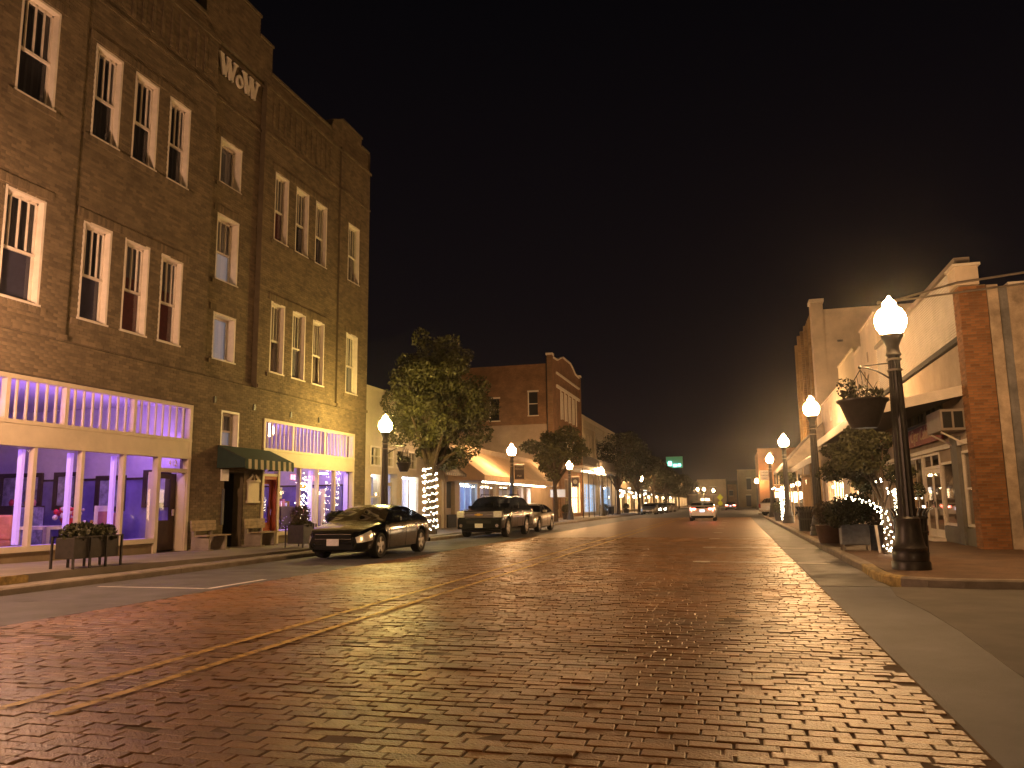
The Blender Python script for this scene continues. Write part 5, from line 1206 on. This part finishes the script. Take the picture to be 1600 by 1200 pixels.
# =================================================================== TREES AND FAIRY LIGHTS
def tree(x, y, zb, trunk_h, tr, blobs, n, size, m, label, name="street_tree", group=None, zt=None):
    o = thing(name, label, "tree", (x, y, zb), group)
    t = MB(); cz = np.mean([b[2] for b in blobs])
    t.tube([(x, y, zb), (x+.03, y, zb+trunk_h*.5), (x-.04, y+.05, zb+trunk_h), (x, y, cz)], [tr*1.25, tr, tr*.85, tr*.4], 9)
    for b in blobs[:26]:
        h = zb+trunk_h*random.uniform(.8, 1.2); mid = ((x+b[0])/2, (y+b[1])/2, (h+b[2])/2+.2)
        t.tube([(x, y, h), mid, (b[0], b[1], b[2])], [tr*.45, tr*.3, tr*.08], 5)
    t.build("trunk", 'bark', o, smooth=True)
    link_mesh("crown", *leafmass(blobs, n, size), m, o)
    return o
def crown(cx, cy_, cz, rx, ry, rz, k, s=.36, seed=1):
    r_ = random.Random(seed); out = []
    for i in range(k):
        while True:
            p = [r_.uniform(-1, 1) for _ in range(3)]
            if sum(q*q for q in p) < 1: break
        q = 1-.35*max(0, p[2]); out.append((cx+p[0]*rx*(1-s*.7)*q, cy_+p[1]*ry*(1-s*.7)*q, cz+p[2]*rz*(1-s*.6), rx*s*r_.uniform(.7,1.25), ry*s*r_.uniform(.7,1.25), rz*s*.7*r_.uniform(.7,1.2)))
    return out
big = crown(-13.95, 36.8, 6.2, 3.35, 3.1, 3.15, 54, .235, 3) + [(-11.7, 37, 6.2, .8, .8, .7), (-11.9, 37, 5.0, .7, .7, .5), (-12.0, 37, 7.3, .7, .7, .6), (-16.2, 36.4, 6.6, .7, .8, .7), (-15.9, 36.4, 5.2, .8, .8, .8)] + [(-14.4, 36.9, 9.1, .8, .8, .8), (-15.5, 36.8, 8.6, .75, .8, .6), (-13.6, 37, 9.5, .75, .7, .55), (-15.0, 36.9, 10.0, .5, .5, .5), (-12.9, 37, 8.9, .7, .7, .4), (-14.2, 36.8, 8.0, 1.3, 1.2, 1.0)]
tree(-14.15, 36.2, .15, 3.0, .26, big, 30000, .088, 'leaf', "largest leafy tree, over the cream shop, trunk wrapped in lights")
tree(-13.6, 61.5, .15, 3.0, .18, crown(-13.7, 62, 5.6, 2.9, 2.9, 2.6, 30, .27, 5), 8500, .12, 'leaf', "smaller street tree in front of the orange brick wall")
for i, (x, y, cz, rx, rz, lab) in enumerate(((-14.2, 101, 8.0, 3.9, 4.0, "tall dark tree hiding the cream row's far end"), (-13.6, 118, 7.2, 3.8, 3.6, "second dark tree beyond the cream row"), (-13.2, 136, 6.6, 3.8, 3.3, "third dark tree, above the far parked cars"), (-12.9, 158, 6.2, 4.2, 3.2, "fourth dark tree down the left side"), (-12.5, 188, 5.8, 4.6, 3.2, "farthest dark tree on the left side"))):
    tree(x, y, .15, 3.0, .2, crown(x, y, cz, rx, rx, rz, 22, .33, 20+i), 5500, .17, 'leaf2', lab, group="dark trees down the left side")
rt = tree(3.66, 22.4, .15, 1.35, .075, crown(3.33, 22.5, 2.45, 1.22, 1.0, 1.12, 30, .28, 8)+[(4.35, 22.4, 1.75, .35, .35, .22), (2.6, 22.5, 2.3, .35, .35, .3)], 9500, .052, 'leaf2', "low dense tree behind the nearest right lamp, trunk wrapped in lights")
tree(3.45, 58.2, .15, 2.4, .16, crown(3.7, 58.4, 3.2, .9, .9, .7, 8, .42, 9), 1600, .08, 'leaf2', "small tree by the third right lamp with a lit trunk")
def fairy(label, loc, segs, r=.02, wire=True):
    """bulbs along (p0, p1, radius, turns, count) spirals"""
    o = thing("fairy_lights", label, "string lights", loc, "fairy lights wound round tree trunks")
    b = MB(); w = MB()
    for (p0, p1, rad, turns, n) in segs:
        p0, p1 = Vector(p0), Vector(p1); ax = (p1-p0).normalized(); u = ax.cross(Vector((.3,1,.1))).normalized(); v = ax.cross(u); pts = []
        for k in range(n):
            t = k/(n-1); a = turns*2*math.pi*t; p = p0.lerp(p1, min(1, max(0, t+random.gauss(0, .012))))+(u*math.cos(a)+v*math.sin(a))*rad*random.uniform(.92,1.1); pts.append(p)
            q = p+Vector((random.gauss(0,.012), random.gauss(0,.012), random.gauss(0,.015))); b.sphere(q, r, 5, 3)
        w.tube(pts, .004, 3)
    b.build("bulbs", 'bulb', o, kind="stuff"); w.build("wire", 'black_iron', o)
fairy("dense white lights wound round the big tree's trunk", (-14.15, 36.2, .2), [((-14.15,36.2,.35), (-14.2,36.25,3.35), .33, 9.5, 230)], .022)
fairy("white lights on the trunk and branches of the low right tree", (3.66, 22.4, .2), [((3.80,22.25,.28), (3.60,22.3,1.25), .095, 6, 30), ((3.60,22.2,1.25), (3.35,22.1,1.40), .04, 1.5, 7), ((3.35,22.1,1.42), (2.72,22.1,1.62), .05, 3, 13), ((3.7,22.1,1.75), (3.95,22.0,1.62), .05, 2, 8), ((4.30,22.1,1.62),(4.5,22.1,1.52), .03, 1, 3), ((3.5,22.0,1.95),(3.6,22,2.05), .03, 1, 3), ((3.55,22.2,.3),(3.85,22.2,.24), .04, 1, 6)], .018)
fairy("lights wound up the small trunk by the third right lamp", (3.4, 58, .2), [((3.18,57.9,.3), (3.1,57.9,2.3), .16, 9, 60), ((3.1,57.9,2.3),(2.5,57.9,2.42), .05, 2, 12)], .034)

# =================================================================== VEHICLES
def car(name, label, cat, prm, paint, glassm='glass_car', lit_tail=False, group=None, lit_head=False):
    root = thing(name, label, cat, (0,0,0), group)
    Ln, ns = prm['L'], 72
    U = np.linspace(0, 1, ns)
    def prof(key):
        p = prm[key]; v = np.interp(U, [a for a, _ in p], [b for _, b in p]); k = np.array([.25,.5,.25]); q = v.copy()
        for _ in range(2): q[1:-1] = (q[:-2]*.25+q[1:-1]*.5+q[2:]*.25)
        return q
    top, belt, hw, zb = prof('top'), prof('belt'), prof('w'), prof('zb')
    ra = prm['ra']; wr_ = prm['r']; V = []
    for i, u in enumerate(U):
        y = u*Ln; w = hw[i]; z0 = zb[i]; arch = 0
        for yw in prm['wheels']:
            d = abs(y-yw)
            if d < ra: arch = wr_ + math.sqrt(ra*ra-d*d)
        b, t = belt[i], max(top[i], belt[i]+.015); hgt = t-b
        lo_ = max(z0, arch); zm = max(z0+(b-z0)*.55, lo_+.05); zs = max(b-.11, zm+.03)
        wr2 = max(w*.93-hgt*prm['tum'], w*.5)
        V.append([(0,lo_),(w*.84,lo_),(w*.965,max(z0+.09,lo_+.012)),(w,zm),(w*.985,zs),(w*.935,b),(wr2 if hgt > .05 else w*.80, b+hgt*.90),(wr2*.72,b+hgt*.985),(0,t+.012)])
    nP = 9; verts = []
    for i in range(ns):
        for sgn in (1, -1):
            for (x, z) in V[i]: verts.append((sgn*x, U[i]*Ln, z))
    def vid(i, side, k): return i*2*nP + side*nP + k
    body, gls, head, tail, arch_f = [], [], [], [], []
    cab = prm['cab']
    for i in range(ns-1):
        um = (U[i]+U[i+1])/2; hg = (top[i]+top[i+1]-belt[i]-belt[i+1])/2; slope = (top[i+1]-top[i])/(Ln/(ns-1))
        for side in (0, 1):
            for k in range(nP-1):
                f = (vid(i,side,k), vid(i+1,side,k), vid(i+1,side,k+1), vid(i,side,k+1))
                if side: f = f[::-1]
                if k == 0: arch_f.append(f); continue
                if k == 5 and hg > .14 and cab[0] < um < cab[1] and not any(abs(um-p) < .008 for p in prm['pillars']): gls.append(f)
                elif k >= 6 and hg > .10 and ((um < cab[0]+.14 and slope > .30) or (um > cab[1]-.17 and slope < -.28)): gls.append(f)
                elif um < prm['head'][0] and prm['head'][1] <= k <= prm['head'][2]: head.append(f)
                elif um > prm['tailu'][0] and prm['tailu'][1] <= k <= prm['tailu'][2]: tail.append(f)
                else: body.append(f)
    for i, fl_ in ((0, False), (ns-1, True)):
        a = [vid(i,0,k) for k in range(1, nP)]; b = [vid(i,1,k) for k in range(nP-2, 0, -1)]; body.append(tuple((a+b) if fl_ else (a+b)[::-1]))
    def sub(fs, nm, m, par=root, smooth=True):
        if not fs: return None
        used = sorted({v for f in fs for v in f}); mp = {v: j for j, v in enumerate(used)}
        return link_mesh(nm, [verts[v] for v in used], [tuple(mp[v] for v in f) for f in fs], m, par, smooth)
    sub(body, "body", paint); sub(arch_f, "underside", 'black_matte'); sub(gls, "window_glass", glassm)
    n2 = lambda fs, s: [f for f in fs if (verts[f[0]][0]+verts[f[2]][0] > 0) == s]
    for s in (True, False):
        sub(n2(head, s), "headlight", 'head_lit' if lit_head else 'lens'); sub(n2(tail, s), "tail_light", 'tail_lit' if lit_tail else 'tail')
    W = prm['W']
    MB().box(-W*.80, W*.80, .35, Ln-.35, .24, .50).build("chassis", 'black_matte', root)
    MB().box(-W*.62, W*.62, cab[0]*Ln+.5, cab[1]*Ln-.35, .5, belt.max()-.12).build("cabin_interior", 'plastic_black', root)
    for s in (-1, 1): MB().box(s*W*.36-.22, s*W*.36+.22, cab[0]*Ln+1.3, cab[0]*Ln+1.45, belt.max()-.2, belt.max()+.25).build("seat", 'plastic_black', root)
    for yw in prm['wheels']:
        for s in (-1, 1):
            xo = s*(W-.02); xi = s*(W-.28); r = wr_
            wl = MB(); prof_ = [(r*.62, xi), (r*.97, xi), (r, xi+s*.04), (r, xo-s*.04), (r*.96, xo), (r*.70, xo-s*.005)]
            wl.lathe(prof_, (0, yw, r), 24, axis=0, cap=False)
            wo = wl.build("wheel", 'tyre', root, smooth=True)
            rm = MB(); rm.lathe([(r*.70, xo-s*.01), (r*.66, xo-s*.03), (r*.62, xo-s*.09)], (0,yw,r), 24, axis=0, cap=False)
            rm.lathe([(r*.17, xo-s*.05), (r*.14, xo-s*.012), (.001, xo-s*.01)], (0,yw,r), 10, axis=0, cap=False)
            ns_ = prm.get('spokes', 5)
            for k in range(ns_):
                a = 2*math.pi*k/ns_+.3; ca, sa = math.cos(a), math.sin(a); q = []
                for rr_, hw_ in ((.12*r, .055), (.67*r, .042)):
                    for e_ in (-1, 1): q.append((xo-s*.022, yw+rr_*ca-e_*hw_*sa, r+rr_*sa+e_*hw_*ca))
                rm.add(q + [(p[0]-s*.04, p[1], p[2]) for p in q], [(0,1,3,2),(4,6,7,5),(0,2,6,4),(1,5,7,3)])
            rm.build("rim", 'rim', wo)
            MB().lathe([(r*.61, xo-s*.10), (.001, xo-s*.11)], (0,yw,r), 16, axis=0, cap=False).build("brake_disc", 'black_matte', wo)
    # mirrors, handles, seams, plates
    ym = (cab[0]+.115)*Ln; zb_ = float(np.interp(ym/Ln, U, belt))
    for s in (-1, 1):
        MB().box(s*W*.95-.02, s*W*.95+s*.20+.02 if s > 0 else s*W*.95+.02, ym-.06, ym+.07, zb_+.04, zb_+.19).v
        a, b = sorted((s*W*.93, s*(W+.17))); MB().box(a, b, ym-.05, ym+.07, zb_+.05, zb_+.20).build("wing_mirror", paint, root, bevel=.03)
    for ud in prm['handles']:
        y = ud*Ln; zz = float(np.interp(ud, U, belt))-.13
        for s in (-1, 1):
            a, b = sorted((s*W*.985, s*(W+.018))); MB().box(a, b, y-.10, y+.10, zz-.015, zz+.015).build("door_handle", prm.get('handle_m', paint), root)
    sm = MB()
    for ud in prm['seams']:
        i = int(ud*(ns-1))
        for s in (-1, 1): sm.tube([(s*(V[i][k][0]+.0015), U[i]*Ln, V[i][k][1]) for k in (2,3,4,5)], .006, 3)
    sm.build("door_seams", 'black_matte', root)
    def plate(y, z, s, lit):
        p = MB().box(-.19, .19, y, y+.012, z-.095, z+.095).build("number_plate", lit or 'plate', root)
    if prm.get('front'): prm['front'](root)
    if prm.get('rear'): prm['rear'](root, lit_tail)
    plate(-.035 if not prm.get('py') else prm['py'], prm['pz'][0], 1, None); plate(Ln+.01, prm['pz'][1], 1, 'plate_lit' if lit_tail else None)
    return root
def sedan_front(root):
    MB().box(-.55, .55, -.016, .0, .60, .72).build("grille", 'plastic_black', root); MB().box(-.57, .57, -.022, -.004, .715, .735).box(-.57, .57, -.022, -.004, .585, .60).build("grille_trim", 'chrome', root)
    MB().box(-.62, .62, -.012, .02, .30, .44).build("lower_intake", 'plastic_black', root)
    for s in (-1, 1): MB().lathe([(.055,-.02),(.055,.01)], (s*.62, .02, .42), 10, axis=1).build("fog_light", 'lens', root)
def sedan_rear(root, lit):
    if lit:
        for s in (-1, 1): MB().box(s*.66-.20, s*.66+.20, SED['L']+.004, SED['L']+.02, .86, 1.0).build("tail_light", 'tail_lit', root); MB().box(s*.62-.09, s*.62+.09, SED['L']+.02, SED['L']+.03, .89, .97).build("brake_bulb", 'tail_hot', root)
    MB().box(-.85, .85, SED['L']-.02, SED['L']+.02, .30, .42).build("rear_valance", 'plastic_black', root)
SED = dict(L=5.38, W=1.03, ra=.46, r=.37, wheels=(1.05, 4.19), tum=.46, cab=(.262, .86), pillars=(.545,), head=(.105, 3, 4), tailu=(.90, 4, 4), handles=(.50, .70), seams=(.315, .545, .745), pz=(.50, .80),
    top=[(0,.66),(.015,.78),(.05,.86),(.12,.93),(.2,.985),(.27,1.04),(.33,1.24),(.41,1.47),(.48,1.545),(.55,1.56),(.63,1.54),(.72,1.43),(.80,1.27),(.86,1.165),(.94,1.14),(.985,1.06),(1,.85)],
    belt=[(0,.64),(.04,.74),(.12,.86),(.26,.985),(.5,1.03),(.8,1.085),(.94,1.07),(1,.82)], w=[(0,.74),(.02,.86),(.06,.96),(.14,1.01),(.25,1.03),(.75,1.03),(.9,.99),(.97,.90),(1,.80)],
    zb=[(0,.30),(.04,.22),(.2,.20),(.8,.20),(.95,.26),(1,.40)], front=sedan_front, rear=sedan_rear)
def suv_front(root):
    MB().box(-.70, .70, -.05, .0, .92, 1.20).build("grille", 'grille', root)
    g_ = MB()
    for k in range(5): g_.box(-.69, .69, -.058, -.05, .935+k*.055, .955+k*.055)
    g_.build("grille_bars", 'plastic_black', root)
    MB().box(-.72, .72, -.075, -.04, 1.05, 1.085).build("grille_trim", 'chrome', root)
    # plain cross-shaped badge as on the photograph
    MB().box(-.19, .19, -.095, -.076, 1.035, 1.095).box(-.075, .075, -.0955, -.0755, 1.01, 1.12).build("badge", 'gold', root)
    for s in (-1, 1):
        a, b = sorted((s*.71, s*1.09)); MB().box(a, b, -.055, .10, .93, 1.22).build("headlight", 'lens', root, bevel=.03)
        MB().lathe([(.08,-.07),(.08,-.03)], (s*.88, 0, .56), 12, axis=1).build("fog_light", 'head_lit', root) if False else MB().lathe([(.08,-.07),(.08,-.03)], (s*.88, 0, .56), 12, axis=1).build("fog_light", 'chrome', root)
    MB().box(-1.06, 1.06, -.06, .02, .40, .88).build("bumper", 'plastic_black', root, bevel=.04); MB().box(-.6, .6, -.066, -.058, .66, .80).build("lower_intake", 'black_matte', root)
def suv_rear(root, lit):
    L_ = SUV['L']
    for s in (-1, 1): a, b = sorted((s*.86, s*1.06)); MB().box(a, b, L_-.04, L_+.02, .85, 1.30).build("tail_light", 'tail', root)
    MB().box(-1.05, 1.05, L_-.02, L_+.12, .45, .68).build("rear_bumper", 'chrome', root)
def suv_roof(root):
    for s in (-1, 1): MB().tube([(s*.72, 2.5, 1.93), (s*.74, 2.7, 2.02), (s*.74, 4.3, 2.02), (s*.72, 4.5, 1.95)], .022, 6).build("roof_rail", 'chrome', root)
SUV = dict(L=6.05, W=1.13, ra=.54, r=.45, wheels=(1.12, 4.62), tum=.30, cab=(.262, .905), pillars=(.46, .62, .76), head=(0, 4, 4), tailu=(2, 4, 4), handles=(.44, .60), seams=(.30, .46, .62), pz=(.56, .95), py=-.075, spokes=6, handle_m='chrome',
    top=[(0,1.10),(.01,1.20),(.04,1.25),(.2,1.32),(.27,1.37),(.32,1.58),(.38,1.84),(.44,1.93),(.60,1.95),(.78,1.92),(.84,1.78),(.90,1.50),(.94,1.38),(1,1.34)],
    belt=[(0,1.08),(.04,1.15),(.25,1.27),(.5,1.30),(.9,1.33),(1,1.30)], w=[(0,1.02),(.02,1.09),(.06,1.13),(.9,1.13),(.98,1.10),(1,1.06)], zb=[(0,.42),(.04,.36),(.9,.38),(1,.46)], front=suv_front, rear=suv_rear)
c1 = car("parked_car", "glossy black sedan parked at the left kerb, nearest car", "car", SED, 'paint_black'); c1.location = (-11.10, 20.82, .0)
c2 = car("parked_pickup_truck", "black chrome-grilled pickup parked behind the black sedan", "truck", SUV, 'paint_black'); suv_roof(c2); c2.location = (-11.55, 35.75, 0)
c3 = car("parked_car", "beige-silver sedan parked behind the black pickup", "car", SED, 'paint_silver'); c3.location = (-11.6, 42.75, 0)
c4 = car("moving_car", "pale sedan driving away with red tail lamps lit", "car", SED, 'paint_white', lit_tail=True); c4.rotation_euler = (0,0,math.pi); c4.location = (-2.63, 67.0+5.4, 0); c4.scale = (1.06,1,1.06)
c5 = car("parked_suv", "white sport utility parked at an angle beyond the cross street", "suv", dict(SUV), 'paint_white'); c5.rotation_euler = (0,0,math.pi-.42); c5.location = (5.9, 96.6, 0)
c6 = car("parked_pickup_truck", "white pickup side-on behind the far light-wrapped trunk", "truck", dict(SUV), 'paint_white'); c6.rotation_euler = (0,0,math.pi/2+math.pi); c6.location = (5.6+6.2, 90.5, 0); c6.rotation_euler = (0,0,math.radians(90)); c6.location = (11.9, 90.5, 0)
c7 = car("distant_car", "farthest car ahead with red tail lamps glowing", "car", SED, 'paint_dgrey', lit_tail=True); c7.rotation_euler = (0,0,math.pi); c7.location = (-.9, 165, 0)
c8 = car("parked_car", "silver car first in the far left parked row", "car", SED, 'paint_silver', group="cars parked down the far left kerb"); c8.location = (-11.3, 108, 0)
c9 = car("parked_car", "second car in the far left row with a headlamp glint", "car", SED, 'paint_dgrey', group="cars parked down the far left kerb", lit_head=True); c9.location = (-11.2, 115.5, 0)
index_kids()
for i, (y, lab) in enumerate(((123, "third car in the far left parked row"), (131, "fourth car in the far left parked row"), (140, "last visible car in the far left parked row"))): copy_tree(c8 if i else c9, loc=(-11.1, y, 0), label=lab)

# people-free street; small wall details
for i, (y, z, lab) in enumerate(((103.0, 3.9, "warm wall light over the blue-lit shop"), (118.5, 3.8, "warm wall light beyond the cream row"), (132, 3.6, "warm wall light among the far left shops"), (150, 3.5, "warm wall light near the end of the left shops"))):
    o = thing("wall_light", lab, "light", (XL+.3, y, z), "warm lights on the far left shops"); MB().lathe([(.12,-.05),(.34,-.25),(.34,-.30)], (XL+.5,y,z), 12).build("shade", 'black_iron', o); MB().sphere((XL+.5, y, z-.3), .2, 8, 6).build("bulb", 'warm_globe', o)

BLOOM_HAZE = True  # thin scattering volume added to imitate lens bloom round the lamps
if BLOOM_HAZE:
    hz = bpy.data.materials.new("bloom_air"); hz.use_nodes = True; t = hz.node_tree
    for n in list(t.nodes): t.nodes.remove(n)
    o_ = N(t, "ShaderNodeOutputMaterial"); pv = N(t, "ShaderNodeVolumePrincipled"); pv.inputs["Color"].default_value = (.9, .9, .92, 1)
    pv.inputs["Density"].default_value = .00034; pv.inputs["Anisotropy"].default_value = .94; L(t, pv.outputs[0], o_.inputs["Volume"])
    MT['bloom_haze'] = hz
    MB().box(-120, 120, -60, 420, -2.0, 32).build("bloom_haze", 'bloom_haze', kind="stuff")

# =================================================================== SCALE TO METRES
for o in list(scene.objects):
    if o.parent is None and o is not cam:
        o.location = Vector(o.location)*S; o.scale = Vector(o.scale)*S
print("objects", len(scene.objects))
